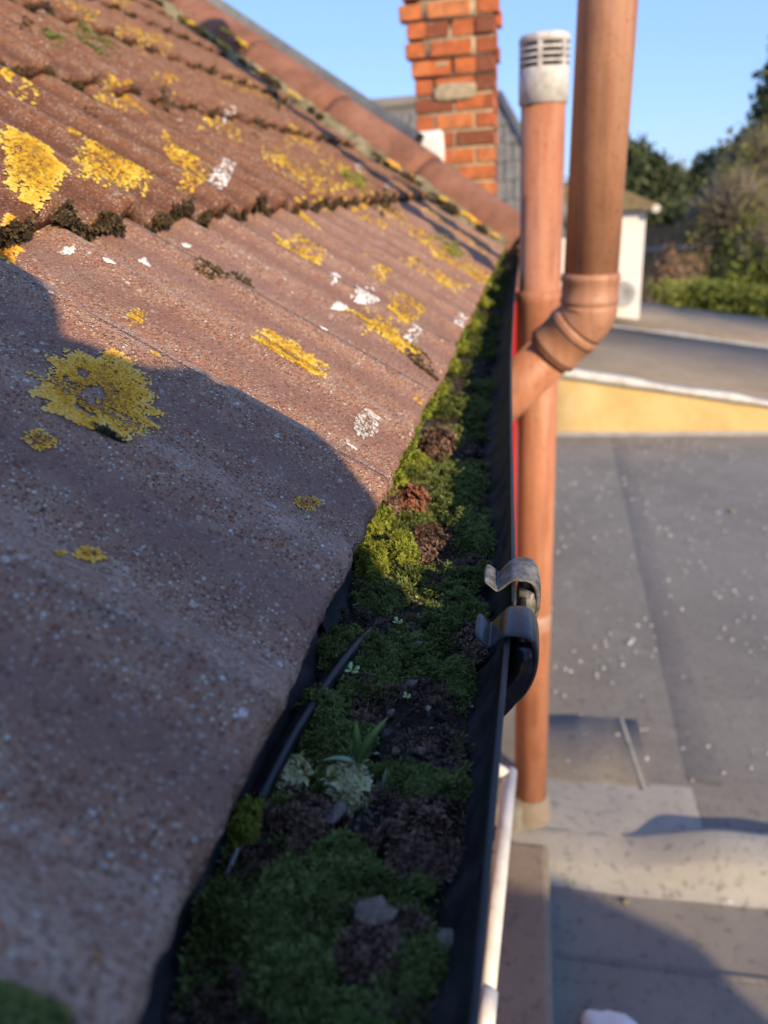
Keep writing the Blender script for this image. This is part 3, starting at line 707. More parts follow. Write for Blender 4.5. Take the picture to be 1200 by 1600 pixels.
def clip(yc, wd, mat, name, dx=0):
    rx = float(rim_x(yc)) + dx; z0 = GZ
    # centre line of the strap in x, z (metres from the rim): inner tab, dip, over the rim, down the outside
    path = [(-.0168, .0016), (-.0150, .0022), (-.0098, -.0032), (-.0086, -.0034), (-.0018, .0042), (.0008, .0052), (.0065, .0052), (.0095, .0040), (.0118, .0010), (.0128, -.004), (.0130, -.010), (.0122, -.018), (.0098, -.026), (.0064, -.033), (.0002, -.042)]
    hw_ = [.0100, .0125, .0120, .0120, .0135, .0145, .0145, .0145, .0140, .0132, .0126, .0118, .011, .010, .008]
    th = [.0011, .0012, .0012, .0012, .0013, .0014, .0015, .0016, .0018, .0018, .0018, .0018, .0016, .0014, .001]
    V = []; rows = []
    for i, (x, z) in enumerate(path):
        a = np.array(path[max(i - 1, 0)]); b = np.array(path[min(i + 1, len(path) - 1)]); d = _n(b - a); nn = np.array([-d[1], d[0]])
        row = []
        e = .0014
        for (yy, s) in ((-hw_[i] * wd, .35), (-hw_[i] * wd + e, 1), (0, 1.06), (hw_[i] * wd - e, 1), (hw_[i] * wd, .35)):
            row.append((x + nn[0] * th[i] * s, yy, z + nn[1] * th[i] * s))
        for (yy, s) in ((hw_[i] * wd, -.35), (hw_[i] * wd - e, -1), (0, -1), (-hw_[i] * wd + e, -1), (-hw_[i] * wd, -.35)):
            row.append((x + nn[0] * th[i] * s, yy, z + nn[1] * th[i] * s))
        rows.append(row); V += row
    m = 10; n = len(rows)
    V = np.array(V) + np.array([rx, yc, z0])
    F4 = np.array([(i * m + j, i * m + (j + 1) % m, (i + 1) * m + (j + 1) % m, (i + 1) * m + j) for i in range(n - 1) for j in range(m)])
    o = mesh_np(name, V, [F4, np.array([list(range(m))[::-1]]), np.array([list(range((n - 1) * m, n * m))])], mat, un, True)
    sub = o.modifiers.new('s', 'SUBSURF'); sub.levels = 1; sub.render_levels = 2
    return o
c1 = clip(.3335, 1.0, M['clip'], 'clip'); c1['label'] = 'near glossy black clip over the gutter rim'
c2 = clip(.3905, 1.0, M['clip_pale'], 'clip', .001); c2['label'] = 'far dusty weathered clip over the gutter rim'
bm = bmesh.new(); box(bm, (-.0085, .3485, GZ - .03), (-.0045, .3605, GZ - .001), .0006); mesh_bm('rubber_seal', bm, M['dark'], un)

# ---- what lies in the gutter
ZM = -.2365
def bed_z(X, Y):
    p = np.stack([X * 40, Y * 40, np.zeros_like(X)], -1)
    z = ZM + .016 * (fbm(p, 3) - .5) + .010 * (fbm(p * 4.5, 3) - .5) + .004 * (fbm(p * 18, 2) - .5)
    return z + .006 * np.clip((-.07 - X) / .03, 0, 1) - .009 * np.clip((Y - .45) / .3, 0, 1)
def chan_half(Y, z): return np.sqrt(np.clip((GR - .003) ** 2 - (z - GZ) ** 2, 0, None))
def bed_pts(nx, ys):
    Y = np.repeat(ys, nx); f = np.tile(np.linspace(-1, 1, nx), len(ys))
    cx = rim_x(Y) - GR
    X = cx + f * .043; z = bed_z(X, Y); X = cx + f * (chan_half(Y, z) + .0006); z = bed_z(X, Y)
    return np.stack([X, Y, z], -1)
ysA = np.concatenate([np.arange(-.12, .75, .0018), np.arange(.75, 2.76, .008)])
nx = 46; V = bed_pts(nx, ysA); n = len(ysA)
ii = (np.arange(n - 1)[:, None] * nx + np.arange(nx - 1)[None]).ravel()
F = np.stack([ii, ii + 1, ii + nx + 1, ii + nx], -1)
tag(mesh_np('silt', V, F, M['soil'], None, True), 'dark wet silt and crumbs filling the gutter under the moss', 'silt', kind='stuff')
def moss_carpet(name, y0, y1, n, ln, mat, thr, seed, label, dens=34., tone=0.):
    Y = rng.uniform(y0, y1, n); f = rng.uniform(-1, 1, n)
    X = rim_x(Y) - GR + f * .044; z = bed_z(X, Y)
    d = fbm(np.stack([X * dens + seed, Y * dens, np.full_like(X, seed)], -1), 3)
    k = (d > thr) & (np.abs(f * .044) < chan_half(Y, z)); X, Y, z, d = X[k], Y[k], z[k], d[k]
    pos = np.stack([X, Y, z + np.clip(d - thr, 0, .2) * .035], -1)
    nr = np.tile(np.array([0, 0, 1.]), (len(pos), 1)) + rng.normal(0, .2, pos.shape)
    V, F, t = shoots(pos, nr / np.linalg.norm(nr, axis=1)[:, None], ln * rng.uniform(.5, 1.5, len(pos)), 6, .95, .3)
    t = np.clip(t - .14 + tone + .9 * (fbm(pos * 60, 2) - .3)[:, None, None] + rng.normal(0, .1, (len(pos), 1, 1)), 0, 1)
    o = mesh_np(name, V, F, M[mat], None, False, t.ravel()); tag(o, label, 'moss', kind='stuff'); return o
moss_carpet('moss_carpet', -.1, .72, 34000, .0028, 'moss', .44, 3.3, 'low dark green moss carpet covering the silt of the near gutter')
moss_carpet('moss_carpet', .70, 2.75, 15000, .0050, 'moss', .50, 8.3, 'dark green moss carpet running down the far length of gutter', 24., -.2)  # tone lowered: shade of the far gutter put into the moss colour
moss_carpet('dead_moss', -.1, .9, 16000, .0024, 'moss_brown', .52, 21.7, 'brown dead moss crumbs strewn between the green patches in the gutter')

# loose litter: straws, needles and crumbs
n = 420; Y = rng.uniform(-.05, 1.1, n); X = rim_x(Y) - GR + rng.uniform(-.04, .036, n); z = bed_z(X, Y) + rng.uniform(.001, .005, n)
a = rng.uniform(0, 2 * math.pi, n); l = rng.uniform(.002, .009, n); d = np.stack([np.cos(a), np.sin(a), rng.normal(0, .25, n)], -1); c = np.stack([X, Y, z], -1)
w = np.stack([-np.sin(a), np.cos(a), 0 * a], -1) * rng.uniform(.00015, .0004, n)[:, None]; h_ = np.array([0, 0, .0003])
V = np.stack([c - d * l[:, None] - w, c - d * l[:, None] + w, c + d * l[:, None] + w * .4, c + d * l[:, None] - w * .4, c + h_ - d * l[:, None], c + h_ + d * l[:, None]], 1).reshape(-1, 3); b = np.arange(n)[:, None] * 6
F = np.concatenate([b + np.array([[0, 1, 2, 3]]), b + np.array([[1, 4, 5, 2]]), b + np.array([[4, 0, 3, 5]])])
M['litter'] = mat_lichen('dry_litter', [(0., (.05, .035, .025)), (.5, (.16, .12, .085)), (1., (.40, .34, .26))])
tag(mesh_np('straw_litter', V, F, M['litter'], None, False, np.repeat(np.clip(rng.normal(.5, .3, n), 0, 1), 6)), 'loose dry straws and needles strewn on the gutter moss', 'litter', kind='stuff')
n = 900; Y = rng.uniform(-.05, 1.0, n); X = rim_x(Y) - GR + rng.uniform(-.042, .038, n); c = np.stack([X, Y, bed_z(X, Y) + .0012], -1)
V, F = flakes(c, np.tile(np.array([0, 0, 1.]), (n, 1)), rng.uniform(.0006, .0020, n), .0006, 5, .7)
tag(mesh_np('crumb_litter', V, F, M['litter'], None, False, np.repeat(np.clip(rng.normal(.35, .25, n), 0, 1), 6)), 'small grey-brown crumbs of tile and bark on the gutter moss', 'litter', kind='stuff')
def on_bed(px, py):
    z = ZM
    for _ in range(4):
        p = atz(px, py, z); z = float(bed_z(p[:1], p[1:2])[0])
    return p
def clump(px, py, rpx, rypx, hgt, n, ln, mat, label, name='moss_clump', cat='moss', lump=.5, k=6, spread=.95, base='moss_dark', width=.36, z=None, group='moss cushions growing in the gutter'):
    p = on_bed(px, py) if z is None else atz(px, py, z)
    depth = float(RM[:, 2] @ p); sc = depth / FPX
    rx = rpx * sc; ry = rypx * sc / max(.35, -p[2] / np.linalg.norm(p))
    ry = min(ry, rx * 1.8); hgt = hgt * (.62 if py > 1250 else (.8 if py > 900 else 1.)); lump = lump * 1.35
    g = np.random.default_rng(int(px * 7 + py))
    e = empty(name, (float(p[0]), float(p[1]), float(p[2])), label, cat, group)
    ns = 14; th = np.linspace(0, 2 * math.pi, 22, endpoint=False); ph = np.linspace(0, math.pi / 2, ns)
    def surf(tt, pp):
        d = np.stack([np.cos(tt) * np.sin(pp), np.sin(tt) * np.sin(pp), np.cos(pp)], -1)
        r = 1 + lump * (fbm(d * 1.9 + px * .13, 3) - .5) * 1.6
        return d, d * r[..., None] * np.array([rx, ry, hgt])
    # dark core
    TT, PP = np.meshgrid(th, ph); D, S = surf(TT.ravel(), PP.ravel())
    S = S * .9 - np.array([0, 0, .002]) 
    nt = len(th); q = np.array([(i * nt + j, i * nt + (j + 1) % nt, (i + 1) * nt + (j + 1) % nt, (i + 1) * nt + j) for i in range(ns - 1) for j in range(nt)])
    mesh_np('core', S + p, q, M[base], e, True, np.full(len(S), .15))
    tt = g.uniform(0, 2 * math.pi, n); pp = np.arccos(g.uniform(.0, 1, n))
    d, s = surf(tt, pp); nr = d / np.array([rx, ry, hgt]); nr /= np.linalg.norm(nr, axis=1)[:, None]
    V, F, t = shoots(s + p - nr * ln * .2, nr, ln * 1.45 * g.uniform(.5, 1.3, n) ** 1.0, k, spread, width * .8)
    hv = fbm(s * 260 + px, 2)
    t = np.clip(t * 1.15 + .08 + .8 * (hv - .5)[:, None, None] + g.normal(0, .16, (n, 1, 1)), 0, 1)
    mesh_np('shoots', V, F, M[mat], e, False, t.ravel())
    return e
CL = [  # px, py, rx, ry, height, n, length, material, label
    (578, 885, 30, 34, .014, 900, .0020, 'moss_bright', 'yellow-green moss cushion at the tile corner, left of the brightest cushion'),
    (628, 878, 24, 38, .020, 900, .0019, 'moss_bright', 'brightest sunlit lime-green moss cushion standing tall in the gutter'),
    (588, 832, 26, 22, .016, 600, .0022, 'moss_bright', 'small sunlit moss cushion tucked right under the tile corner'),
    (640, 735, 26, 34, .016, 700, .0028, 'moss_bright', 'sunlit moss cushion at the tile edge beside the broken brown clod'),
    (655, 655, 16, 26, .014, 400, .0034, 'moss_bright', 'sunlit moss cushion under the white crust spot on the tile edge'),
    (690, 610, 14, 24, .013, 350, .0040, 'moss', 'moss cushion below the tile edge, next beyond the sunlit pair'),
    (533, 1022, 40, 32, .012, 1100, .0019, 'moss', 'dark green moss cushion left of the black cable tip'),
    (588, 1048, 42, 36, .010, 1200, .0019, 'moss', 'dark green moss cushion right of the black cable'),
    (600, 935, 36, 26, .009, 800, .0020, 'moss', 'low shaded moss cushion in front of the sunlit cushions'),
    (728, 825, 22, 22, .012, 500, .0023, 'moss', 'moss cushion against the outer gutter wall above the far clip'),
    (752, 855, 22, 22, .012, 500, .0023, 'moss', 'moss cushion touching the outer gutter wall beside the far clip'),
    (718, 1065, 26, 34, .012, 700, .0018, 'moss', 'olive moss cushion near the outer wall below the near clip'),
    (532, 1170, 52, 30, .011, 1100, .0019, 'moss', 'green moss cushion behind the grass seedling'),
    (680, 1240, 60, 26, .010, 1000, .0018, 'moss', 'flat green moss cushion right of the pale leafy lichen'),
    (420, 1420, 62, 60, .016, 1300, .0022, 'moss', 'blurred dark moss cushion at the left of the near gutter'),
    (520, 1375, 60, 52, .015, 1300, .0021, 'moss', 'blurred green moss cushion below the dark crumbled clod'),
    (450, 1540, 70, 50, .014, 1000, .0024, 'moss', 'nearest blurred moss cushion at the bottom of the gutter'),
    (640, 1500, 60, 50, .011, 900, .0022, 'moss', 'blurred moss cushion beside the pale tile flake'),
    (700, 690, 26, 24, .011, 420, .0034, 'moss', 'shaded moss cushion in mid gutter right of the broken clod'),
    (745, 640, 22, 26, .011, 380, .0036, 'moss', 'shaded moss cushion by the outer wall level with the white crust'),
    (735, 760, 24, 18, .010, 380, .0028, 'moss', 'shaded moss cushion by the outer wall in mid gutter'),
    (500, 1110, 30, 22, .009, 500, .0018, 'moss', 'small moss cushion under the middle of the black cable'),
    (385, 1300, 22, 34, .014, 500, .0022, 'moss_bright', 'pale green moss tuft hanging on the near tile edge')]
for c in CL: clump(*c)
CLD = [(682, 705, 26, 34, .018, 420, .0030, 'moss_brown', 'broken brown clod of dead moss under the sunlit tile edge'),
       (640, 795, 25, 24, .017, 380, .0022, 'moss_red', 'rusty red-brown clod beside the sunlit tile corner'),
       (612, 812, 14, 16, .014, 220, .0020, 'moss_brown', 'small brown clod left of the rusty red-brown clod'),
       (665, 862, 26, 24, .013, 400, .0022, 'moss_brown', 'brown crumbly clod right of the brightest moss cushion'),
       (466, 1290, 58, 36, .015, 900, .0022, 'moss_brown', 'dark brown crumbled clod in front of the pale lichens'),
       (665, 1325, 70, 46, .017, 1100, .0022, 'moss_brown', 'large dark brown clod against the outer gutter wall'),
       (566, 1130, 24, 20, .010, 380, .0018, 'moss_brown', 'small brown clod behind the grass seedling stem'),
       (740, 1010, 26, 16, .008, 380, .0018, 'moss_brown', 'dark crumb clod beneath the near clip tab'),
       (600, 1480, 50, 40, .011, 600, .0022, 'moss_brown', 'blurred brown clod around the pale tile flake')]
for c in CLD: clump(*c, name='debris_clod', cat='clod', lump=.9, k=5, spread=1.15, base='moss_brown', width=.8, group='crumbled clods lying in the gutter')
clump(548, 1236, 34, 30, .012, 420, .0030, 'pale_lichen', 'pale cream-green leafy lichen in front of the grass seedling', 'leafy_lichen', 'lichen', .7, 5, 1.2, 'pale_lichen', .95, None, 'pale leafy lichens in the gutter')
clump(452, 1222, 24, 20, .009, 200, .0026, 'pale_lichen', 'small pale leafy lichen ring beside the black cable', 'leafy_lichen', 'lichen', .9, 5, 1.2, 'moss_dark', .8, None, 'pale leafy lichens in the gutter')
clump(738, 1025, 10, 9, .006, 60, .0022, 'pale_lichen', 'tiny pale leafy lichen below the near clip tab', 'leafy_lichen', 'lichen', .7, 5, 1.2, 'pale_lichen', .95, None, 'pale leafy lichens in the gutter')
clump(655, 940, 9, 7, .004, 40, .0020, 'pale_lichen', 'tiny pale leafy lichen in mid gutter left of the far clip', 'leafy_lichen', 'lichen', .7, 5, 1.2, 'pale_lichen', .95, None, 'pale leafy lichens in the gutter')

# moss fringe hanging on the tile edge
def edge_fringe():
    Y = np.concatenate([rng.uniform(.42, 2.7, 2600), rng.uniform(.41, .9, 1800)]); Y = Y[fbm(np.stack([Y * 16, Y * 0, Y * 0 + 4.4], -1), 3) > .5]
    u = rng.uniform(-.004, .003, len(Y)); pos = roof_pt(Y, np.maximum(u, 0)) + np.outer(np.minimum(u, 0), U) - np.outer(rng.uniform(.003, .02, len(Y)), NR)
    nr = np.tile(np.array([.8, 0, .2]), (len(Y), 1)) + rng.normal(0, .4, (len(Y), 3)); nr /= np.linalg.norm(nr, axis=1)[:, None]
    V, F, t = shoots(pos, nr, .0026 * (1 + Y * .8) * rng.uniform(.6, 1.3, len(Y)), 6, 1., .4)
    mesh_np('moss_fringe', V, F, M['moss_bright'], roof, False, np.clip(t + rng.normal(-.1, .2, (len(Y), 1, 1)), 0, 1).ravel())['kind'] = 'stuff'
edge_fringe()
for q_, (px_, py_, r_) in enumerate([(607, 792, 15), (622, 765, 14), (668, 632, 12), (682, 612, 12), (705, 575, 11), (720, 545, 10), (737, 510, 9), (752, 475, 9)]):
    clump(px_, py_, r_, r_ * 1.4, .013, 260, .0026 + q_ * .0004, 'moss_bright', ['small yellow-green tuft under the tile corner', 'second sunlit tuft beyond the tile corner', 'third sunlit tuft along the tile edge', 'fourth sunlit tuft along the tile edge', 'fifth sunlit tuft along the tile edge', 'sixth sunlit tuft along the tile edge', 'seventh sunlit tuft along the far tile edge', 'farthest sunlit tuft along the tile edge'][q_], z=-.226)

# black cable
def poly_path(pts, n):
    pts = np.array(pts); t = np.linspace(0, 1, len(pts)); tt = np.linspace(0, 1, n)
    d = np.gradient(pts, t, axis=0); out = []
    for x in tt:
        i = min(int(x * (len(pts) - 1)), len(pts) - 2); h = 1 / (len(pts) - 1); s = (x - t[i]) / h
        out.append((2 * s**3 - 3 * s**2 + 1) * pts[i] + (s**3 - 2 * s**2 + s) * h * d[i] + (-2 * s**3 + 3 * s**2) * pts[i + 1] + (s**3 - s**2) * h * d[i + 1])
    return out
cab = [atz(592, 972, -.2295), atz(560, 1005, -.2255), atz(520, 1055, -.2225), atz(470, 1128, -.2215), atz(432, 1195, -.222), atz(405, 1250, -.225), atz(370, 1330, -.231), atz(320, 1450, -.238), atz(250, 1600, -.24)]
bm = bmesh.new(); pp = poly_path(cab, 60); tube(bm, pp, [.0014 + .0022 * min(1, i / 9) for i in range(60)], 12)
tag(mesh_bm('cable', bm, M['cable'], None, True), 'black cable end rising out of the moss beside the tile edge', 'cable')
stk = [atz(372, 1325, -.222), atz(345, 1385, -.226), atz(315, 1450, -.229), atz(285, 1520, -.233)]
bm = bmesh.new(); tube(bm, poly_path(stk, 16), [.0009] * 16, 8)
tag(mesh_bm('dry_stalk', bm, M['twig_grey'], None, True), 'thin grey dry stalk below the near tile edge', 'stalk')
# grass seedling
def blade(bm, pts, w):
    pts = [Vector(p) for p in poly_path(pts, 12)]
    L_ = []
    for i, p in enumerate(pts):
        d = (pts[min(i + 1, 11)] - pts[max(i - 1, 0)]).normalized(); s = d.cross(Vector(RM[:, 2])).normalized()
        f = i / 11; ww = w * (.55 + .9 * f * (1 - f) * 2) * (1 - f ** 4)
        up = d.cross(s).normalized() * ww * .35
        L_.append([bm.verts.new(p - s * ww), bm.verts.new(p + up), bm.verts.new(p + s * ww), bm.verts.new(p + up + s.cross(d) * .0002)])
    for a, b in zip(L_, L_[1:]):
        bm.faces.new((a[0], a[1], b[1], b[0])); bm.faces.new((a[1], a[2], b[2], b[1]))
        bm.faces.new((a[2], a[3], b[3], b[2])); bm.faces.new((a[3], a[0], b[0], b[3]))
def grassmat(name, a, b):
    return simple(name, [(.3, a), (.7, b)], 120, .55, .4, None)
M['blade'] = grassmat('grass_green', (.17, .29, .06), (.26, .38, .11)); M['blade_pale'] = grassmat('grass_pale', (.36, .48, .30), (.48, .58, .40))
M['seedling'] = grassmat('seedling_leaf', (.42, .58, .2), (.55, .68, .3))
b0 = on_bed(560, 1203) + np.array([0, 0, .001])
gr = empty('grass_seedling', tuple(b0), 'thin three-bladed grass seedling sprouting in the middle of the gutter', 'grass')
for nm, pts, w, m in [('blade', [b0, atz(558, 1165, -.212), atz(556, 1140, -.202), atz(555, 1128, -.198)], .0018, 'blade'),
                      ('blade', [b0, atz(565, 1175, -.214), atz(585, 1145, -.200), atz(608, 1118, -.192)], .0019, 'blade'),
                      ('blade', [b0, atz(550, 1190, -.222), atz(525, 1185, -.220), atz(500, 1189, -.222)], .0015, 'blade_pale')]:
    bm = bmesh.new(); blade(bm, pts, w); mesh_bm(nm, bm, M[m], gr, True)
b1 = on_bed(597, 1240)
g2 = empty('grass_seedling', tuple(b1), 'single short pale grass sprout right of the pale leafy lichen', 'grass')
bm = bmesh.new(); blade(bm, [b1, atz(598, 1225, -.222), atz(602, 1208, -.214), atz(604, 1200, -.211)], .0007); mesh_bm('blade', bm, M['blade_pale'], g2, True)
def seedling(px, py, s, label):
    b = on_bed(px, py); e = empty('seedling', tuple(b), label, 'seedling')
    bm = bmesh.new(); top = b + np.array([0, 0, .007 * s]); tube(bm, [b, (b + top) / 2 + np.array([.0004, 0, 0]), top], .00045, 6); mesh_bm('stem', bm, M['seedling'], e, True)
    for q in range(4):
        a = q * 1.65 + .4; d = np.array([math.cos(a), math.sin(a), .35]); sd = np.array([-math.sin(a), math.cos(a), 0]); l = .0052 * s * (1 if q % 2 else .75)
        V = [top, top + d * l * .45 + sd * .0012 * s, top + d * l * .85 + sd * .0017 * s, top + d * l, top + d * l * .85 - sd * .0017 * s, top + d * l * .45 - sd * .0012 * s]
        V = np.concatenate([np.array(V), np.array(V) - np.array([0, 0, .0003])])
        Fs = [np.array([[0, 1, 2, 3, 4, 5], [11, 10, 9, 8, 7, 6]]), np.array([(i, i + 6, (i + 1) % 6 + 6, (i + 1) % 6) for i in range(6)])]
        mesh_np('leaf', V, Fs, M['seedling'], e)
seedling(551, 1068, 1.15, 'tiny pale green four-leaved seedling beside the black cable')
seedling(622, 985, .8, 'tiny seedling in mid gutter right of the cable tip')
seedling(636, 1098, .55, 'smallest seedling speck below the grey dead leaf')
def shard(px, py, w, h, mat, name, label, cat, z=.003, tilt=.2, seed=0):
    p = on_bed(px, py) + np.array([0, 0, z]); g = random.Random(seed); n = 9
    bm = bmesh.new(); top = []; bot = []
    for i in range(n):
        a = 2 * math.pi * i / n; r = g.uniform(.7, 1.15)
        x, y = math.cos(a) * w * r, math.sin(a) * h * r; zz = x * tilt + g.uniform(-.0006, .0006)
        top.append(bm.verts.new((p[0] + x, p[1] + y, p[2] + zz))); bot.append(bm.verts.new((p[0] + x * .9, p[1] + y * .9, p[2] + zz - .0018)))
    ct = bm.verts.new((p[0], p[1], p[2] + .0012))
    for i in range(n):
        bm.faces.new((top[i], top[(i + 1) % n], ct)); bm.faces.new((top[i], bot[i], bot[(i + 1) % n], top[(i + 1) % n]))
    bm.faces.new(bot[::-1]); tag(mesh_bm(name, bm, M[mat], None), label, cat)
shard(642, 1075, .0048, .0042, 'leaf_dead', 'dead_leaf', 'small grey curled dead leaf on the moss below the clips', 'leaf', .003, .3, 1)
shard(588, 1456, .0075, .006, 'stone', 'tile_flake', 'pale brown flake of tile lying in the near gutter', 'flake', .010, .15, 2)
for q_, (px_, py_, lb) in enumerate([(610, 1120, 'tiny dark leaf scrap below the black cable tip'), (690, 985, 'tiny leaf scrap left of the near clip tab'), (660, 1180, 'leaf scrap on the silt right of the grass seedling'), (705, 1150, 'leaf scrap by the outer wall below the olive cushion'), (590, 1310, 'leaf scrap between the two dark brown clods'), (560, 1420, 'blurred leaf scrap above the pale tile flake'), (690, 935, 'leaf scrap left of the far clip'), (650, 1010, 'leaf scrap in mid gutter left of the clips'), (620, 1180, 'leaf scrap right of the grass blades'), (710, 905, 'leaf scrap near the wall before the far clip')]):
    shard(px_, py_, .0022 + .0006 * (q_ % 4), .002 + .0007 * (q_ % 3), 'leaf_dead' if q_ % 2 else 'stone', 'leaf_scrap', lb, 'leaf', .003, .25 - .1 * (q_ % 5), 20 + q_)
shard(700, 1480, .004, .004, 'leaf_dead', 'dead_leaf', 'grey leaf scrap by the outer wall of the near gutter', 'leaf', .005, -.2, 3)
shard(525, 1297, .005, .006, 'leaf_dead', 'dead_leaf', 'grey leaf scrap on the right flank of the dark brown clod', 'leaf', .009, .3, 5)

# ================================================================== PIPES
VX, VY = .0255, 2.185
vp = empty('vent_pipe', (VX, VY, ZF), 'upright terracotta soil pipe topped by a white slotted cowl', 'pipe')
bm = bmesh.new(); lathe(bm, [(.055, ZF - .02), (.055, .205)], VX, VY, 40); mesh_bm('pipe', bm, M['pvc'], vp)
def zY(py, Y=VY, px=840): return float(atY(px, py, Y)[2])
zc = zY(462)
bm = bmesh.new(); lathe(bm, [(.0552, zc - .16), (.0615, zc - .155), (.0615, zc - .02), (.064, zc - .014), (.064, zc + .004), (.061, zc + .012), (.0552, zc + .014)], VX, VY, 40); mesh_bm('socket', bm, M['pvc'], vp)
for py, r in ((1268, .0605),):
    z = zY(py); bm = bmesh.new(); lathe(bm, [(.0552, z - .03), (r, z - .024), (r, z + .02), (.0552, z + .026)], VX, VY, 40); mesh_bm('collar', bm, M['pvc'], vp)
M['tape'] = simple('faded_tape', [(.3, (.38, .19, .12)), (.55, (.46, .28, .2)), (.7, (.56, .47, .42))], 14, .7)
z = zY(965); bm = bmesh.new(); lathe(bm, [(.0552, z - .03), (.0555, z - .028), (.0555, z + .025), (.0552, z + .027)], VX, VY, 40, False); mesh_bm('tape_band', bm, M['tape'], vp)
cw = bpy.data.objects.new('cowl', None)
bm = bmesh.new(); CR = .061
lathe(bm, [(CR - .004, .196), (CR, .198), (CR, .272), (CR - .003, .275), (.046, .275), (.046, .196)], VX, VY, 40, False); 
cowl = mesh_bm('cowl', bm, M['cowl'], vp, True)
def sub(name, bm, mat, par): 
    bmesh.ops.translate(bm, verts=bm.verts, vec=-vp.location); bmesh.ops.recalc_face_normals(bm, faces=bm.faces)
    me = bpy.data.meshes.new(name); bm.to_mesh(me); bm.free(); me.materials.append(mat); return link(bpy.data.objects.new(name, me), par)
for i in range(3):
    z0 = .281 + i * .0145; bm = bmesh.new(); lathe(bm, [(.047, z0 + .001), (CR, z0 + .001), (CR, z0 + .0075), (.047, z0 + .0075)], VX, VY, 40, False); sub('louvre_ring', bm, M['cowl'], cowl)
bm = bmesh.new(); lathe(bm, [(.046, .3255), (CR, .3255), (CR + .001, .336), (CR - .004, .345), (.03, .349), (.001, .350)], VX, VY, 40); sub('cowl_cap', bm, M['cowl'], cowl)
bm = bmesh.new(); lathe(bm, [(.044, .19), (.044, .34)], VX, VY, 24); sub('inner_core', bm, M['dark'], cowl)
for q in range(6):
    a = q * math.pi / 3 + .35; bm = bmesh.new(); box(bm, (-.005, -.004, .270), (.005, .008, .328))
    bmesh.ops.rotate(bm, verts=bm.verts, cent=(0, 0, 0), matrix=Matrix.Rotation(a - math.pi / 2, 3, 'Z')); bmesh.ops.translate(bm, verts=bm.verts, vec=(VX + .0535 * math.cos(a), VY + .0535 * math.sin(a), 0)); sub('rib', bm, M['cowl'], cowl)
del cw
# the larger-looking pipe in front, bending to join the vent pipe
DY = 1.735
d_top = atY(955, -40, DY); d_bot = atY(923, 432, DY)
DXm = d_bot[0]
dp = empty('soil_pipe', (float(DXm), DY, float(d_bot[2]) - .2), 'big brown soil pipe bending through an elbow towards the vent pipe', 'pipe')
top = np.array([d_top[0] + .022, DY + .02, 1.6]); lo = np.array([DXm, DY, d_bot[2]])
bm = bmesh.new(); tube(bm, [lo + (top - lo) * f for f in (0, .3, .6, 1.)], .0555, 40); mesh_bm('pipe', bm, M['pvc_brown'], dp)
def ringstack(name, a, b, prof, mat, par=dp):
    a = np.array(a); b = np.array(b); bm = bmesh.new(); tube(bm, [a + (b - a) * t for t, r in prof], [r for t, r in prof], 40); return mesh_bm(name, bm, mat, par)
e0 = lo + np.array([0, 0, .008]); e1 = lo + np.array([-.001, 0, -.056])
ringstack('socket', e0, e1, [(0, .0556), (.02, .0595), (.13, .0615), (.22, .0615), (.27, .0592), (.78, .0592), (.82, .0612), (.92, .0612), (.97, .059), (1, .059)], M['pvc_brown'])
k0 = e1; k1 = k0 + np.array([0, 0, -.024])
ad = _n(atY(806, 606, 1.775) - k1)                       # the branch swings in below the gutter to the wall
jn = k1 + ad * ((-.19 - k1[0]) / ad[0])
# elbow as a swept bend
bend = [k0 + (k1 - k0) * t for t in (0, .5)]
for t in np.linspace(0, 1, 8):
    p = (1 - t) ** 2 * (k0 + (k1 - k0) * .5) + 2 * t * (1 - t) * k1 + t ** 2 * (k1 + ad * .03); bend.append(p)
bm = bmesh.new(); tube(bm, bend, .0588, 40); mesh_bm('elbow', bm, M['pvc_brown'], dp)
a0 = k1 + ad * .03; a1 = k1 + ad * .115
ringstack('arm_socket', a0, a1, [(0, .0590), (.1, .0612), (.28, .0612), (.34, .0592), (.7, .0592), (.76, .0615), (.94, .0615), (1, .0556)], M['pvc_brown'])
ringstack('seal_ring', k1 + ad * .046, k1 + ad * .050, [(0, .0618), (1, .0618)], M['pvc_seal'])
ringstack('seal_ring', k1 + ad * .100, k1 + ad * .1035, [(0, .0619), (1, .0619)], M['pvc_seal'])
bm = bmesh.new(); tube(bm, [a1 - ad * .01, jn], .0535, 40); mesh_bm('branch_arm', bm, M['pvc'], dp)
# red board on the wall behind the pipes
rb = empty('red_board', (-.05, 2.5, -1.3), 'bright red board showing between the gutter rim and the terracotta pipe', 'board')
bm = bmesh.new(); box(bm, (-.19, 2.44, -1.5), (float(atY(808, 600, 2.44)[0]), 2.47, float(atY(795, 452, 2.44)[2])), .004); mesh_bm('panel', bm, M['red'], rb)
bm = bmesh.new(); box(bm, (-.19, 2.471, -1.5), (-.05, 2.5, -.36), .003); mesh_bm('batten', bm, M['fascia'], rb)
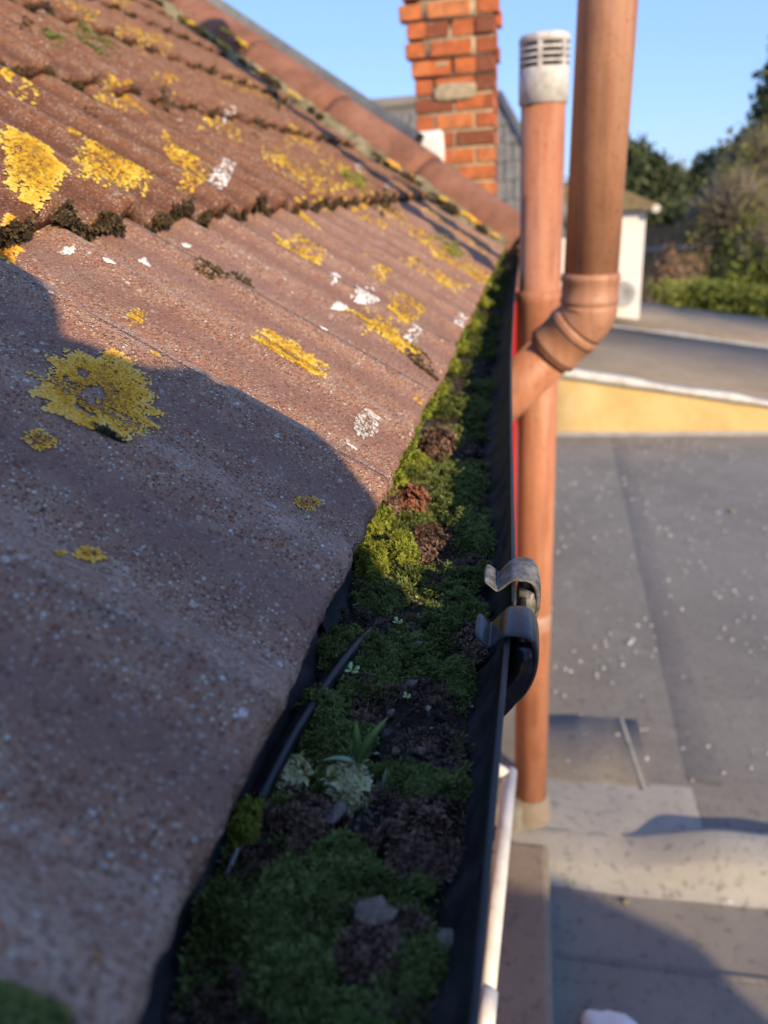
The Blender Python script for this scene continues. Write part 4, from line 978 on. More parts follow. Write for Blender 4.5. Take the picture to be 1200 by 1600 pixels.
# white overflow pipe
w0 = atz(797, 1205, -.95); w1 = atz(757, 1585, -1.02); w2 = w1 + (w1 - w0) * .25
wp = empty('overflow_pipe', tuple(w1), 'slim white plastic overflow pipe slanting below the gutter rim', 'pipe')
bm = bmesh.new(); tube(bm, [w0, w1], .0125, 20); mesh_bm('pipe', bm, M['white_pipe'], wp)
wd = _n(w1 - w0); bm = bmesh.new(); tube(bm, [w1 - wd * .03, w1 + wd * .03], .0155, 20); mesh_bm('socket', bm, M['white_pipe'], wp)
bm = bmesh.new(); tube(bm, [w1, w2], .0125, 20); mesh_bm('pipe', bm, M['white_pipe'], wp)
bm = bmesh.new(); tube(bm, [w0 + np.array([-.22, .02, .0]), w0 + np.array([-.03, .003, 0]), w0 - wd * -.012], .0126, 16); mesh_bm('elbow', bm, M['white_pipe'], wp)

# ================================================================== FLAT FELT ROOF
fr = empty('flat_roof', (1, 4, ZF), 'grey felt flat roof below the pipes with a pale raised kerb', 'roof')
bm = bmesh.new(); box(bm, (-.2, -3, ZF - .3), (5.5, 6.95, ZF)); mesh_bm('felt_deck', bm, M['felt'], fr)
def heap(name, prof, y_axis, x0, x1, mat, n=40, seed=0, amp=.006, taper=None):
    """soft felt-covered profile (y, z) swept along x"""
    V = []; m = len(prof)
    for i in range(n):
        x = x0 + (x1 - x0) * i / (n - 1); s = 1 if taper is None else taper(x)
        for j, (y, z) in enumerate(prof):
            nz = (fbm(np.array([x * 9 + seed, j * .7, seed * 1.]), 3) - .5) * amp
            V.append((x, y + nz, ZF + .003 + z * s + (nz if 0 < j < m - 1 else -.002)))
    F = np.array([(i * m + j, i * m + j + 1, (i + 1) * m + j + 1, (i + 1) * m + j) for i in range(n - 1) for j in range(m - 1)])
    return mesh_np(name, V, F, mat, fr, True)
heap('kerb', [(1.90, 0), (1.935, .012), (1.975, .075), (2.0, .092), (2.10, .094), (2.125, .088), (2.14, .04), (2.145, 0)], 0, -.1, 5.3, M['felt_pale'], 90, 1, .014, lambda x: .35 + .65 * min(1, max(0, (x - .35) / .25)))
heap('kerb_fillet', [(2.10, .034), (2.2, .024), (2.30, .010), (2.42, 0)], 0, -.1, .62, M['felt_pale'], 40, 4, .016, lambda x: min(1, max(0, (.62 - x) / .22)))
heap('felt_patch', [(2.40, .0), (2.405, .006), (2.80, .006), (2.805, 0)], 0, .05, .47, M['felt_dark'], 24, 7, .012)
bm = bmesh.new(); box(bm, (-.2, -3, ZF + .001), (.085, 1.93, ZF + .16), .02); mesh_bm('wall_upstand', bm, M['felt_brown'], fr)
bm = bmesh.new(); box(bm, (-.2, 2.09, ZF + .001), (.0, 6.9, ZF + .13), .02); mesh_bm('wall_upstand', bm, M['felt'], fr)
bm = bmesh.new(); lathe(bm, [(.10, ZF), (.075, ZF + .03), (.066, ZF + .09), (.0655, ZF + .13), (.056, ZF + .131)], VX, VY, 32, False); mesh_bm('pipe_flashing', bm, M['felt_brown'], fr)
def seam(x0, y0, x1, y1, w, mat, h=.005):
    d = _n(np.array([x1 - x0, y1 - y0, 0])); s = np.array([-d[1], d[0], 0]) * w / 2; a = np.array([x0, y0, ZF]); b = np.array([x1, y1, ZF])
    n = 24; V = []
    for i in range(n):
        p = a + (b - a) * i / (n - 1); j = (fbm(np.array([i * .6, x0 * 3, y0]), 2) - .5) * w * .5
        V += [p - s + d * 0 + s * j, p - s * .7 + np.array([0, 0, h]), p + s * .7 + np.array([0, 0, h]), p + s + s * j]
    F = np.array([(i * 4 + k, i * 4 + k + 1, i * 4 + k + 5, i * 4 + k + 4) for i in range(n - 1) for k in range(3)])
    mesh_np('felt_seam', V, F, mat, fr)
seam(.405, 2.80, .445, 2.38, .02, M['felt_pale'], .01)
M['felt_dark'] = M.get('felt_dark') or mat_felt('dark_felt_lap', (.16, .15, .137), (.225, .21, .19), (.29, .27, .25), .3)
seam(.80, 6.9, .68, 2.45, .14, M['felt_dark'], .004)
seam(-.1, 1.66, 5.2, 1.62, .02, M['felt_dark'], .006)
gp = np.stack([rng.uniform(.1, 2.6, 1100), 1.2 + 5.6 * rng.uniform(0, 1, 1100) ** 1.2, np.full(1100, ZF + .004)], -1)
gp = gp[fbm(gp * 1.7, 3) > .42]; gp = gp[~((gp[:, 1] > 1.88) & (gp[:, 1] < 2.45))]
V, F = flakes(gp, np.tile(np.array([0, 0, 1.]), (len(gp), 1)), rng.uniform(.004, .012, len(gp)), .001, 6, .8)
tag(mesh_np('grit', V, F, M['grit']), 'pale grit and stone crumbs scattered over the grey felt roof', 'grit', kind='stuff')
def lump(px, py, r, mat, name, label, cat, sq=(1, 1, .6), seed=0):
    p = atz(px, py, ZF); bm = bmesh.new(); bmesh.ops.create_icosphere(bm, subdivisions=3, radius=r)
    for v in bm.verts:
        c = np.array(v.co); f = 1 + 1.1 * (fbm(c / r * 1.7 + seed, 4) - .5); v.co = Vector((c[0] * f * sq[0] + p[0], c[1] * f * sq[1] + p[1], c[2] * f * sq[2] + ZF + r * sq[2] * .7))
    tag(mesh_bm(name, bm, mat, None, True), label, cat)
lump(950, 1608, .05, M['white_render'], 'mortar_lump', 'white lump of old mortar on the felt roof at the bottom edge', 'mortar', (1.4, .8, .5), 2)
lump(977, 1411, .011, M['mortar'], 'pebble', 'cream pebble on the felt just in front of the kerb', 'pebble', seed=4)
lump(1139, 1409, .008, M['grit'], 'pebble', 'whitish pebble in front of the kerb near the right edge', 'pebble', seed=5)
lump(1144, 800, .02, M['mortar'], 'pebble', 'tan pebble far out on the grey felt roof', 'pebble', seed=6)

# ================================================================== NEIGHBOUR ROOF WITH BUFF FASCIA
nb = empty('neighbour_lean_to', (1.5, 8.5, ZG), 'low lean-to with buff fascia and white trim beyond the felt roof', 'building')
def zl(x): return -1.485 - .168 * (x - .05)
x0, x1 = -.05, 5.4
def slab(name, xa, xb, ya, yb, dz0, dz1, mat, n=12, seed=0, amp=0.):
    V = []; xs = np.linspace(xa, xb, n)
    for x in xs:
        j = (fbm(np.array([x * 3.5 + seed, seed, 0.]), 2) - .5) * amp
        for y, d in ((ya, dz0 - j * .5), (yb, dz0), (yb, dz1 + j), (ya, dz1 + j)): V.append((x, y + j * .4, zl(x) + d))
    F = [(i * 4 + k, i * 4 + (k + 1) % 4, i * 4 + 4 + (k + 1) % 4, i * 4 + 4 + k) for i in range(n - 1) for k in range(4)] + [(3, 2, 1, 0), tuple((n - 1) * 4 + k for k in range(4))]
    return mesh_np(name, V, np.array(F), mat, nb)
bm = bmesh.new(); V = [(x0, 7.02, ZF + .03), (x1, 7.02, ZF - .04 - .0), (x1, 7.02, zl(x1)), (x0, 7.02, zl(x0))]
slab('front_fascia', x0, x1, 7.0, 7.05, -1.6, -.03, M['yellow_wall'], 10, 2, .02)
slab('white_trim', x0 - .02, x1, 6.97, 7.09, -.032, .03, M['white_trim'], 60, 3, .05)
slab('felt_roof', x0, x1, 7.06, 10.3, -.08, .0, M['felt_brown'], 14, 5, .02)
slab('back_trim', .9, x1, 10.15, 10.25, .002, .035, M['grey_trim'], 50, 6, .05)
slab('back_kerb', .9, x1, 10.26, 10.32, -.1, .09, M['felt_brown'], 10, 2, .02)
slab('rear_roof', .9, x1, 10.33, 13.2, -.2, .03, M['felt_brown'], 14, 8, .05)
bm = bmesh.new(); box(bm, (x0 + .02, 7.1, ZG), (x1 - .1, 13.1, -2.7)); mesh_bm('wall', bm, M['wall_brick'], nb); 
bm = bmesh.new(); box(bm, (-.1, 6.952, ZF - .1), (5.4, 6.998, ZF + .03), .006); mesh_bm('grey_edge_trim', bm, M['grey_trim'], fr)

# ================================================================== WHITE HOUSE
wh = empty('white_house', (.8, 12, ZG), 'white rendered house end seen between and beside the pipes', 'house')
xr = float(atY(1003, 430, 11)[0]); zt = float(atY(985, 330, 11)[2])
bm = bmesh.new(); box(bm, (-.6, 11.0, ZG), (xr, 16, zt), .01); mesh_bm('wall', bm, M['white_render'], wh)
bm = bmesh.new(); prism(bm, [(-1.0, zt + .02), (xr + .12, zt + .02), (xr + .14, zt + .06), (xr - .5, zt + .36), (-1.0, zt + .36)], 'y', 10.85, 16.2); mesh_bm('roof', bm, M['soffit_roof'], wh)
bm = bmesh.new(); tube(bm, [(xr + .10, 10.84, zt + .02), (xr + .10, 16, zt + .02)], .05, 12); mesh_bm('gutter', bm, M['white_trim'], wh)
bm = bmesh.new(); lathe(bm, [(.02, -.03), (.12, 0), (.17, .05), (.165, .055), (.10, .01), (.01, -.01)], 0, 0, 24, False)
bmesh.ops.rotate(bm, verts=bm.verts, cent=(0, 0, 0), matrix=Matrix.Rotation(math.radians(78), 3, 'X')); c = atY(972, 460, 10.86); bmesh.ops.translate(bm, verts=bm.verts, vec=c)
tube(bm, [c, (c[0], 11.0, c[2] - .02)], .02, 8)
tag(mesh_bm('satellite_dish', bm, M['grey_trim'], None), 'grey satellite dish on the white house wall beside the big pipe', 'satellite dish')

# ================================================================== CHIMNEY
CX0, CX1, CY0 = -.531, -.172, 3.95
CWD = CX1 - CX0; SC = CWD / .44
ch = empty('chimney_stack', ((CX0 + CX1) / 2, CY0 + CWD / 2, -1.2), 'orange brick chimney stack with corbelled top beyond the ridge tiles', 'chimney')
BH = .0735; JT = .012
def brick_mesh(l, w, h):
    bm = bmesh.new(); box(bm, (-l / 2, -w / 2, -h / 2), (l / 2, w / 2, h / 2)); bmesh.ops.bevel(bm, geom=bm.edges[:], offset=.003, segments=1, affect='EDGES')
    me = bpy.data.meshes.new('brick'); bm.to_mesh(me); bm.free(); me.materials.append(M['brick']); return me
LS = (CWD - JT) / 2; LH = (CWD - 3 * JT) / 4 * 1.0
BMs = brick_mesh(LS - .0, LH, BH - .0135); BMh = brick_mesh(LH, LH, BH - .0135)
z = -.75; row = 0; cyc = CY0 + CWD / 2; cxc = (CX0 + CX1) / 2
ztop = 1.35
def out_at(zz):                                     # corbel: oversail near the top
    if zz > .715: return .020
    if zz > .56: return .013
    if zz > .49: return .006
    return 0
mort = []
while z < ztop:
    e = out_at(z); half = CWD / 2 + e
    sx = -e * .85; mort.append((z, half, sx))
    for side in range(4):
        ang = side * math.pi / 2
        seq = [(-.5, LS), (.5, LS)] if (row + side) % 2 else [(-1.5 * .5, LH), (0, LS), (1.5 * .5, LH)]
        for f, l in seq:
            r = random.Random(row * 31 + side * 7 + int(f * 10))
            xo = f * (LS + JT) if l == LS and f else (f * 2 * (LH + JT) if f else 0)
            if l == LH: xo = (half - LH / 2 - .001) * (1 if f > 0 else -1)
            me = BMs if l == LS else BMh
            if side == 0 and row == 17 and f == -.5: pass
            o = bpy.data.objects.new('brick', me); link(o, ch)
            loc = Vector((xo * (1 + e / CWD * 2), -(half - LH / 2) - r.uniform(-.001, .0015), z + BH / 2)); loc.rotate(Matrix.Rotation(ang, 3, 'Z'))
            o.location = (loc.x + sx + cxc - ch.location.x, loc.y + cyc - ch.location.y, loc.z - ch.location.z)
            o.rotation_euler = (r.uniform(-.004, .004), r.uniform(-.004, .004), ang + r.uniform(-.004, .004)); o.scale = (1 + e / CWD * 1.5, 1, 1)
    z += BH; row += 1
V = []; 
for zz, h, sx in mort:
    for q in (zz, zz + BH): V += [(sx + cxc - h + .007, cyc - h + .007, q), (sx + cxc + h - .007, cyc - h + .007, q), (sx + cxc + h - .007, cyc + h - .007, q), (sx + cxc - h + .007, cyc + h - .007, q)]
n = len(V) // 4; F = [(i * 4 + k, i * 4 + (k + 1) % 4, i * 4 + 4 + (k + 1) % 4, i * 4 + 4 + k) for i in range(n - 1) for k in range(4)] + [(3, 2, 1, 0), tuple((n - 1) * 4 + k for k in range(4))]
mesh_np('mortar_core', V, np.array(F), M['brick_mortar'], ch)
bm = bmesh.new(); box(bm, (CX0 + .02, CY0 + .02, ZG), (CX1 - .02, CY0 + CWD - .02, -.76)); mesh_bm('stack_base', bm, M['wall_brick'], ch)
# cement smears
def smear(px, py, w, h, mat, t=.01):
    p = atY(px, py, CY0 - t / 2); bm = bmesh.new(); bmesh.ops.create_icosphere(bm, subdivisions=3, radius=1)
    for v in bm.verts:
        c = np.array(v.co); c = np.sign(c) * np.abs(c) ** .45; f = 1 + .5 * (fbm(c * 2.5 + px, 3) - .5); v.co = Vector((p[0] + c[0] * w * f, p[1] + c[1] * t, p[2] + c[2] * h * f))
    mesh_bm('cement_smear', bm, mat, ch, True)
smear(668, 232, .075, .075, M['white_render'], .016); smear(710, 143, .095, .034, M['brick_mortar'], .008); smear(690, 100, .028, .008, M['brick_mortar'], .004)

# ================================================================== GREY HIPPED ROOF BEHIND
gb = empty('grey_roofed_house', (-1, 10.5, ZG), 'house with grey tiled hipped roof behind the chimney', 'house')
gz0, gz1 = -.75, .93; gy = 8.4
rl = atY(560, 160, 9.8)[0]; rr_ = float(atY(778, 160, 9.8)[0]); eR = float(atY(900, 330, 8.4)[0])
ridgeZ = float(atY(700, 158, 9.8)[2]); eZ = float(atY(800, 335, 8.4)[2]) - .25
V = [(-6, 8.4, eZ), (eR, 8.4, eZ), (eR, 13, eZ), (-6, 13, eZ), (-6, 9.8, ridgeZ), (rr_, 9.8, ridgeZ), (rr_, 11, ridgeZ), (-6, 11, ridgeZ)]
mesh_np('roof_deck', V, [np.array([[0, 1, 5, 4], [1, 2, 6, 5], [2, 3, 7, 6], [4, 5, 6, 7]])], M['grey_tile'], gb)
# tiles on the slope that faces the camera
sl = np.array([0, 1.4, ridgeZ - eZ]); SLn = np.linalg.norm(sl); sl = sl / SLn; sn = np.array([0, -sl[2], sl[1]])
bm = bmesh.new(); prism(bm, [(-.095, .0), (-.06, .022), (0, .012), (.06, .022), (.095, .0), (.06, -.004), (-.06, -.004)], 'y', 0, .30)
gm = bpy.data.meshes.new('slope_tile'); bmesh.ops.recalc_face_normals(bm, faces=bm.faces); bm.to_mesh(gm); bm.free(); gm.materials.append(M['grey_tile'])
GB = Matrix([[1, sl[0], sn[0], 0], [0, sl[1], sn[1], 0], [0, sl[2], sn[2], 0], [0, 0, 0, 1]])
cnt = 0
for k in range(int(SLn / .26)):
    s = k * .26; f = s / SLn; xmax = eR + (rr_ - eR) * (f + .05) - .1
    for i in range(14):
        x = xmax - i * .19
        if x < -1.75 or cnt > 295: break
        o = bpy.data.objects.new('slope_tile', gm); link(o, gb); cnt += 1
        p = np.array([x, 8.4, eZ]) + sl * s + sn * .012
        o.matrix_basis = Matrix.Translation(p - np.array(gb.location)) @ GB @ Matrix.Rotation(-.05, 4, 'X')
bm = bmesh.new(); tube(bm, [(-6, 9.8, ridgeZ + .02), (rr_, 9.8, ridgeZ + .02)], .07, 10); mesh_bm('ridge_cap', bm, M['grey_tile'], gb)
bm = bmesh.new(); tube(bm, [(rr_, 9.8, ridgeZ + .02), (eR, 8.4, eZ + .03)], .06, 10); mesh_bm('hip_cap', bm, M['grey_tile'], gb)
bm = bmesh.new(); box(bm, (-5.8, 8.6, ZG), (eR - .2, 12.8, eZ)); mesh_bm('wall', bm, M['wall_brick'], gb)

# ================================================================== TREES AND HEDGE
def leaves(pos, size, tint, k=1):
    n = len(pos); a = rng.normal(0, 1, (n, 3)); a /= np.linalg.norm(a, axis=1)[:, None]; b = np.cross(a, rng.normal(0, 1, (n, 3))); b /= np.linalg.norm(b, axis=1)[:, None]
    s = size[:, None]
    V = np.stack([pos - a * s, pos + b * s * .45, pos + a * s, pos - b * s * .45], 1).reshape(-1, 3)
    return V, np.arange(n * 4).reshape(-1, 4), np.repeat(tint, 4)
def crown_pts(c, r, n, clumps, seed, shape='round'):
    g = np.random.default_rng(seed); P = []
    for i in range(clumps):
        d = g.normal(0, 1, 3); d /= np.linalg.norm(d); rad = g.uniform(.35, 1) ** .6
        q = c + d * r * rad
        if shape == 'cone':
            h = g.uniform(0, 1); a = g.uniform(0, 2 * math.pi); rr = r[0] * (1 - h) ** .8 * g.uniform(.5, 1.05) + .1
            q = c + np.array([math.cos(a) * rr, math.sin(a) * rr, (h - .5) * 2 * r[2]])
        m = n // clumps; sp = np.array(r) * (.17 if shape != 'cone' else .11)
        P.append(q + g.normal(0, 1, (m, 3)) * sp)
    return np.concatenate(P)
def tree(name, base, c, r, n, clumps, mat, leaf, seed, label, cat='tree', group=None, shape='round', branches=7, twigs=0, trunk=.16):
    e = empty(name, tuple(base), label, cat, group); base = np.array(base); c = np.array(c); r = np.array(r); g = np.random.default_rng(seed)
    bm = bmesh.new(); topp = c + np.array([0, 0, r[2] * (.7 if shape == 'cone' else .2)])
    tube(bm, [base, base + (c - base) * .5 + g.normal(0, .1, 3) * np.array([1, 1, 0]), c, topp], [trunk, trunk * .75, trunk * .45, .02], 8)
    for i in range(branches):
        f = g.uniform(.35, .95); p = base + (c - base) * f; d = g.normal(0, 1, 3); d[2] = abs(d[2]) * .6; d /= np.linalg.norm(d)
        tube(bm, [p, p + d * r * .45 + np.array([0, 0, .1]), c + (p + d * r * .85 - c) * .9 + np.array([0, 0, r[2] * .25])], [trunk * .35, trunk * .2, .015], 6)
    mesh_bm('trunk', bm, M['bark'], e, True)
    P = crown_pts(c, r, n, clumps, seed, shape)
    t = np.clip(.5 + g.normal(0, .2, len(P)) + .6 * (fbm(P * 1.1 + seed, 2) - .5), 0, 1)
    V, F, tt = leaves(P, leaf * g.uniform(.6, 1.3, len(P)), t)
    mesh_np('crown', V, F, M[mat], e, False, tt)
    if twigs:
        d = g.normal(0, 1, (twigs, 3)); d[:, 2] = np.abs(d[:, 2]) * 1.1; d /= np.linalg.norm(d, axis=1)[:, None]
        s = c + d * r * g.uniform(.2, .75, (twigs, 1)); l = g.uniform(.25, .6, (twigs, 1)) * r.mean() * .6
        dd = d + g.normal(0, .5, d.shape); tip = s + dd * l; sd = np.cross(dd, g.normal(0, 1, d.shape)); sd /= np.linalg.norm(sd, axis=1)[:, None]
        w = .012 + .006 * g.uniform(0, 1, (twigs, 1)); md = (s + tip) / 2 + g.normal(0, .05, d.shape) * l
        up = np.cross(sd, dd); up /= np.linalg.norm(up, axis=1)[:, None]
        V = np.stack([s - sd * w, s + sd * w, s + up * w * 1.6, md - sd * w * .8, md + sd * w * .8, md + up * w * 1.2, tip], 1).reshape(-1, 3); b = np.arange(twigs)[:, None] * 7
        F4 = np.concatenate([b + np.array([[0, 1, 4, 3]]), b + np.array([[1, 2, 5, 4]]), b + np.array([[2, 0, 3, 5]])]); F3 = np.concatenate([b + np.array([[3, 4, 6]]), b + np.array([[4, 5, 6]]), b + np.array([[5, 3, 6]])])
        mesh_np('twigs', V, [F4, F3], M['twig'], e, False, np.repeat(np.clip(g.normal(.55, .25, twigs), 0, 1), 7))
    return e
def at(px, py, Y): return atY(px, py, Y)
def tr(name, px, py, Y, rpx, rpy, **k):
    c = at(px, py, Y); s = Y * 1.1 / FPX; r = np.array([rpx * s, rpx * s * .9, rpy * s]); b = np.array([c[0], c[1], ZG])
    tree(name, b, c, r, **k)
tr('conifer_tree', 1212, 265, 30, 75, 120, n=9000, clumps=260, mat='leaf_ever', leaf=.16, seed=1, label='tall dark conifer with ragged top at the right edge', shape='cone', trunk=.2)
tr('conifer_tree', 1140, 275, 33, 42, 40, n=4000, clumps=90, mat='leaf_ever', leaf=.16, seed=2, label='dark evergreen crown left of the tall conifer', trunk=.2)
tr('bare_shrub', 1190, 300, 21, 70, 75, n=2600, clumps=60, mat='leaf_olive', leaf=.07, seed=3, label='tall twiggy shrub under the conifer at the right edge', cat='shrub', twigs=4200, trunk=.07, branches=10)
tr('bare_shrub', 1140, 375, 18, 62, 85, n=3200, clumps=60, mat='leaf_olive', leaf=.06, seed=4, label='big twiggy grey-brown shrub above the hedge', cat='shrub', twigs=5200, trunk=.07, branches=10)
tr('bare_shrub', 1205, 420, 17, 60, 70, n=4500, clumps=60, mat='leaf_hedge', leaf=.06, seed=5, label='leafy green-brown shrub at the right edge behind the hedge', cat='shrub', twigs=3000, trunk=.06, branches=8)
tr('round_tree', 1020, 310, 46, 36, 44, n=4200, clumps=70, mat='leaf_ever', leaf=.22, seed=6, label='dark distant tree just right of the big pipe', trunk=.25)
tr('round_tree', 1078, 318, 52, 42, 34, n=4200, clumps=70, mat='leaf_olive', leaf=.24, seed=7, label='olive distant tree in the gap before the conifer', trunk=.25)
tr('round_tree', 990, 272, 55, 26, 34, n=3200, clumps=60, mat='leaf_ever', leaf=.24, seed=8, label='far tree crown peeping out behind the big pipe', trunk=.25)
tr('bare_tree', 1050, 295, 60, 24, 34, n=300, clumps=20, mat='leaf_olive', leaf=.14, seed=9, label='faint bare tree against the sky between the far trees', twigs=2600, trunk=.14, branches=12)
tr('round_tree', 925, 330, 50, 50, 40, n=3600, clumps=60, mat='leaf_olive', leaf=.22, seed=15, label='distant olive tree hidden mostly behind the big pipe', trunk=.25)
tr('round_tree', 1060, 345, 30, 60, 26, n=3000, clumps=60, mat='leaf_ever', leaf=.14, seed=16, label='low dark evergreen bank left of the twiggy shrubs', trunk=.15)
def hedge(name, px0, py0, Y0, px1, py1, Y1, h, wdt, n, mat, label, seed):
    a = at(px0, py0, Y0); b = at(px1, py1, Y1); e = empty(name, ((a[0] + b[0]) / 2, (a[1] + b[1]) / 2, ZG), label, 'hedge'); g = np.random.default_rng(seed)
    f = g.uniform(0, 1, n); top = a + (b - a) * f[:, None]
    zt_ = top[:, 2] + .35 * (fbm(np.stack([f * 14, f * 0 + seed, f * 0], -1), 3) - .5)
    z = zt_ - np.abs(g.normal(0, .45, n)) * h * .5; z = np.maximum(z, ZG)
    P = np.stack([top[:, 0] + g.normal(0, wdt * .3, n), top[:, 1] + g.uniform(-wdt, wdt, n), z], -1)
    V, F, tt = leaves(P, .055 * g.uniform(.6, 1.4, n), np.clip(.5 + g.normal(0, .2, n) + .8 * (fbm(P * 1.6, 2) - .5), 0, 1))
    mesh_np('foliage', V, F, M[mat], e, False, tt)
    bm = bmesh.new()
    for q in range(9):
        p = a + (b - a) * (q + .5) / 9; tube(bm, [(p[0], p[1], ZG), (p[0] + .1, p[1], (ZG + p[2]) / 2), (p[0], p[1] + .1, p[2] - .25)], [.05, .04, .02], 6)
    mesh_bm('stems', bm, M['bark'], e, True)
hedge('clipped_hedge', 1045, 440, 15.5, 1260, 455, 14.5, 2.6, .5, 12000, 'leaf_hedge', 'bright green hedge running behind the far felt roof', 3)
M['leaf_brown'] = mat_lichen('brown_dead_leaf', [(0., (.10, .055, .035)), (.5, (.22, .13, .085)), (1., (.36, .24, .17))])
tr('brown_shrub', 1042, 440, 17, 17, 40, n=3200, clumps=50, mat='leaf_brown', leaf=.05, seed=21, label='narrow brown withered shrub between the white house and the hedge', cat='shrub', twigs=500, trunk=.04, branches=6)
g0 = at(1005, 365, 24); g1 = at(1085, 362, 24); gh = float(at(1040, 352, 24)[2])
fe = empty('garden_fence', (g0[0], 24, ZG), 'brown board fence in the gap left of the shrubs', 'fence')
nbd = 16
for i in range(nbd):
    xa = g0[0] - .5 + (g1[0] - g0[0] + 1) * i / nbd; xb = xa + (g1[0] - g0[0] + 1) / nbd - .02
    bm = bmesh.new(); box(bm, (xa, 24, ZG), (xb, 24.03, gh + random.uniform(-.03, .03))); mesh_bm('board', bm, M['shed_wood'], fe)
bm = bmesh.new(); box(bm, (g0[0] - .5, 23.9, float(at(1040, 392, 24)[2])), (g1[0] + .5, 23.99, float(at(1040, 384, 24)[2]))); mesh_bm('rail', bm, M['twig_grey'], fe)
# dark far wood along the horizon
n = 16000; x = rng.uniform(-160, 160, n); f = fbm(np.stack([x * .06, x * 0, x * 0 + 2], -1), 4)
P = np.stack([x, 150 + rng.normal(0, 4, n), ZG + rng.uniform(0, 1, n) ** .7 * (2 + 6.5 * f)], -1)
V, F, tt = leaves(P, rng.uniform(.5, 1.1, n), np.clip(rng.normal(.5, .25, n), 0, 1))
tag(mesh_np('far_wood', V, F, M['leaf_ever'], None, False, tt), 'far belt of dark trees along the horizon', 'trees', kind='stuff')

# ================================================================== BEHIND THE CAMERA: PHOTOGRAPHER, LADDER, SHED
ld = empty('ladder', (.75, -.3, ZF), 'aluminium ladder leaning on the eaves behind the viewpoint', 'ladder')
for y in (-.10, -.50):
    bm = bmesh.new(); tube(bm, [(.85, y, ZF), (.06, y, -.24)], .022, 8); mesh_bm('stile', bm, M['metal'], ld)
for i in range(7):
    f = .08 + i * .14; x = .85 + (.06 - .85) * f; zz = ZF + (-.24 - ZF) * f
    bm = bmesh.new(); tube(bm, [(x, -.10, zz), (x, -.50, zz)], .014, 8); mesh_bm('rung', bm, M['metal'], ld)
pc = np.array([.234, -.248, 0]); fw = np.array([-math.sin(SUN_AZ), math.cos(SUN_AZ), 0]); rt = np.array([math.cos(SUN_AZ), math.sin(SUN_AZ), 0])
def W(r_, f_, z): return tuple(pc + rt * r_ + fw * f_ + np.array([0, 0, z]))
pe = empty('person', W(.0, -.1, -1.22), 'person in pale grey clothes holding a phone on the ladder', 'person')
def skin_obj(name, verts, edges, radii, mat, root=0, lev=2):
    me = bpy.data.meshes.new(name); base = Vector(pe.location)
    me.from_pydata([Vector(v) - base for v in verts], edges, []); o = link(bpy.data.objects.new(name, me), pe)
    o.modifiers.new('skin', 'SKIN'); sm = o.modifiers.new('sub', 'SUBSURF'); sm.levels = lev; sm.render_levels = lev
    me.skin_vertices.new() if not me.skin_vertices else None
    for i, r in enumerate(radii):
        sv = me.skin_vertices[0].data[i]; sv.radius = (r, r) if not hasattr(r, '__len__') else r; sv.use_root = i == root
    me.materials.append(mat); return o
bv = [W(0, -.02, -.22), W(0, -.02, -.05), W(0, -.01, .07), W(0, -.01, .195), W(.03, .0, .235), W(0, .02, .265),
      W(.145, -.01, .185), W(.158, .07, .0), W(.08, .24, -.05), W(-.150, -.01, .170), W(-.23, .03, .0), W(-.14, .26, -.07),
      W(.09, -.02, -.30), W(.10, .04, -.72), W(.10, -.05, -1.13), W(.10, .12, -1.17), W(-.09, -.02, -.30), W(-.10, .04, -.72), W(-.10, -.05, -1.13), W(-.10, .12, -1.17)]
be = [(0, 1), (1, 2), (2, 3), (3, 4), (4, 5), (3, 6), (6, 7), (7, 8), (3, 9), (9, 10), (10, 11), (0, 12), (12, 13), (13, 14), (14, 15), (0, 16), (16, 17), (17, 18), (18, 19)]
br = [.14, .13, .155, .135, .085, .06, .082, .066, .04, .08, .052, .036, .10, .068, .05, .045, .10, .068, .05, .045]
skin_obj('body', bv, be, br, M['jacket'])
bm = bmesh.new(); bmesh.ops.create_icosphere(bm, subdivisions=3, radius=1)
hc = np.array(W(-.010, .035, .330))
for v in bm.verts:
    c = np.array(v.co); x, y, zz = c
    wdt = .076 * (1 - .22 * max(0, -zz)); p = hc + rt * x * wdt + fw * y * (.096 - .01 * max(0, -zz)) + np.array([0, 0, zz * .118])
    if y > .75 and abs(x) < .25 and -.35 < zz < .05: p = p + fw * .022
    v.co = Vector(p)
for s in (-1, 1):
    r = bmesh.ops.create_icosphere(bm, subdivisions=2, radius=1)
    for v in r['verts']: c = np.array(v.co); v.co = Vector(hc + rt * (s * .077 + c[0] * .009) + fw * (c[1] * .018 - .005) + np.array([0, 0, c[2] * .03 - .005]))
mesh_bm('head', bm, M['skin'], pe, True)
bm = bmesh.new(); bmesh.ops.create_icosphere(bm, subdivisions=3, radius=1)
bmesh.ops.delete(bm, geom=[v for v in bm.verts if v.co.z < .05 and v.co.y > -.1 or v.co.z < -.55 or (v.co.y > .55 and v.co.z < .55)], context='VERTS')
for v in bm.verts: c = np.array(v.co); v.co = Vector(hc + rt * c[0] * .086 + fw * (c[1] * .106 - .004) + np.array([0, 0, c[2] * .128]))
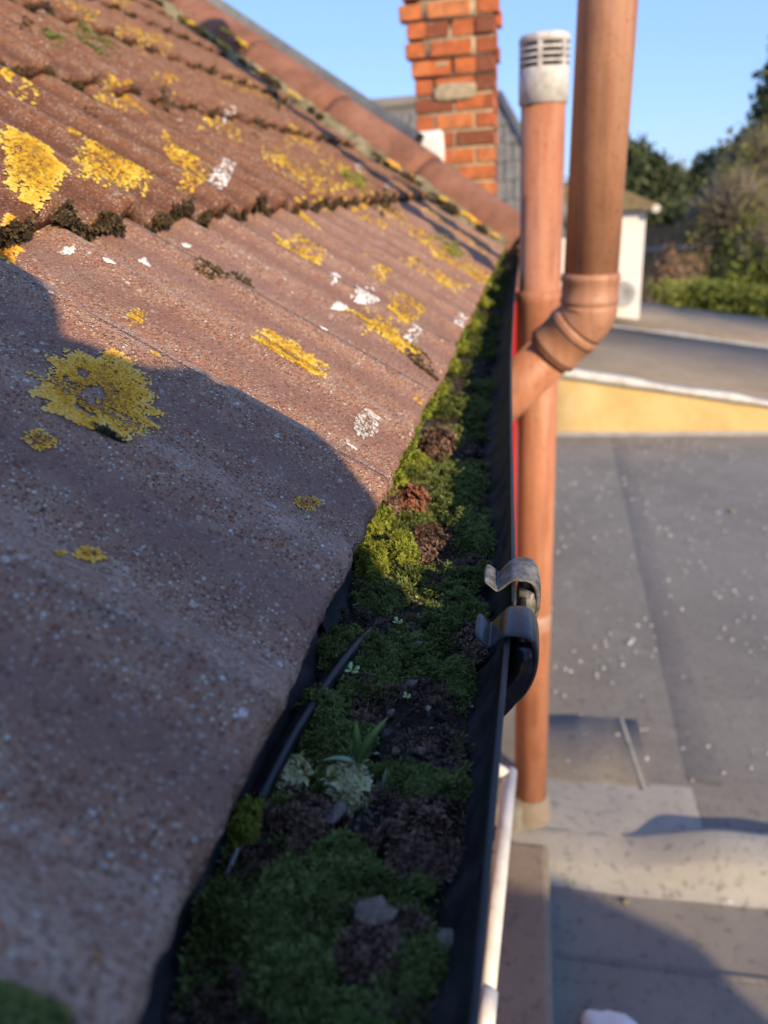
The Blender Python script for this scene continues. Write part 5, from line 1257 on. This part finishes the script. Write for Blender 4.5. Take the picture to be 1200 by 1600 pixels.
mesh_bm('hair', bm, M['hair'], pe, True)
# phone just behind the lens, hands round its long edges
R3, U3, F3 = RM[:, 0], RM[:, 1], RM[:, 2]
def CAMP(r_, u_, f_): return tuple(R3 * r_ + U3 * u_ + F3 * f_)
bm = bmesh.new(); box(bm, (-.036, -.125, -.016), (.036, .022, -.008), .003)
for v in bm.verts: v.co = Vector(CAMP(v.co.x, v.co.y, v.co.z))
tag(mesh_bm('phone', bm, M['phone'], None), 'dark smartphone held by the person behind the gutter', 'phone')
for s, wr in ((1, W(.08, .24, -.05)), (-1, W(-.14, .26, -.07))):
    palm = np.array(CAMP(s * .052, -.085, -.035)); wrist = np.array(wr)
    v = [tuple(wrist), tuple((wrist + palm) / 2), tuple(palm)]; e = [(0, 1), (1, 2)]; rd = [.03, .03, (.03, .018)]
    skin_obj('hand', v, e, rd, M['skin'])
    for q in range(4):
        b = palm + U3 * (.03 - .018 * q); m = np.array(CAMP(s * .050, -.06 - .018 * q, -.020)); t = np.array(CAMP(s * .036, -.058 - .018 * q, -.0135 - .0))
        skin_obj('finger', [tuple(b), tuple(m), tuple(t)], [(0, 1), (1, 2)], [.009, .0085, .007 if q < 3 else .006], M['skin'], 0, 1)
    skin_obj('thumb', [tuple(palm + U3 * .01), CAMP(s * .048, -.055, -.04), CAMP(s * .03, -.04, -.03)], [(0, 1), (1, 2)], [.011, .010, .008], M['skin'], 0, 1)
sh = empty('garden_shed', (3.2, -2.6, ZF), 'timber garden shed with pitched roof behind the viewpoint', 'shed')
bm = bmesh.new(); prism(bm, [(2.4, ZG), (3.85, ZG), (3.85, .10), (3.62, .22), (3.2, .26), (2.4, -.25)], 'y', -3.2, -2.0); mesh_bm('wall', bm, M['shed_wood'], sh)
bm = bmesh.new(); prism(bm, [(3.87, .09), (3.87, .14), (3.64, .255), (3.2, .31), (2.34, -.26), (2.34, -.30), (3.2, .262), (3.62, .222), (3.852, .102)], 'y', -3.25, -1.98); mesh_bm('roof', bm, M['felt'], sh)
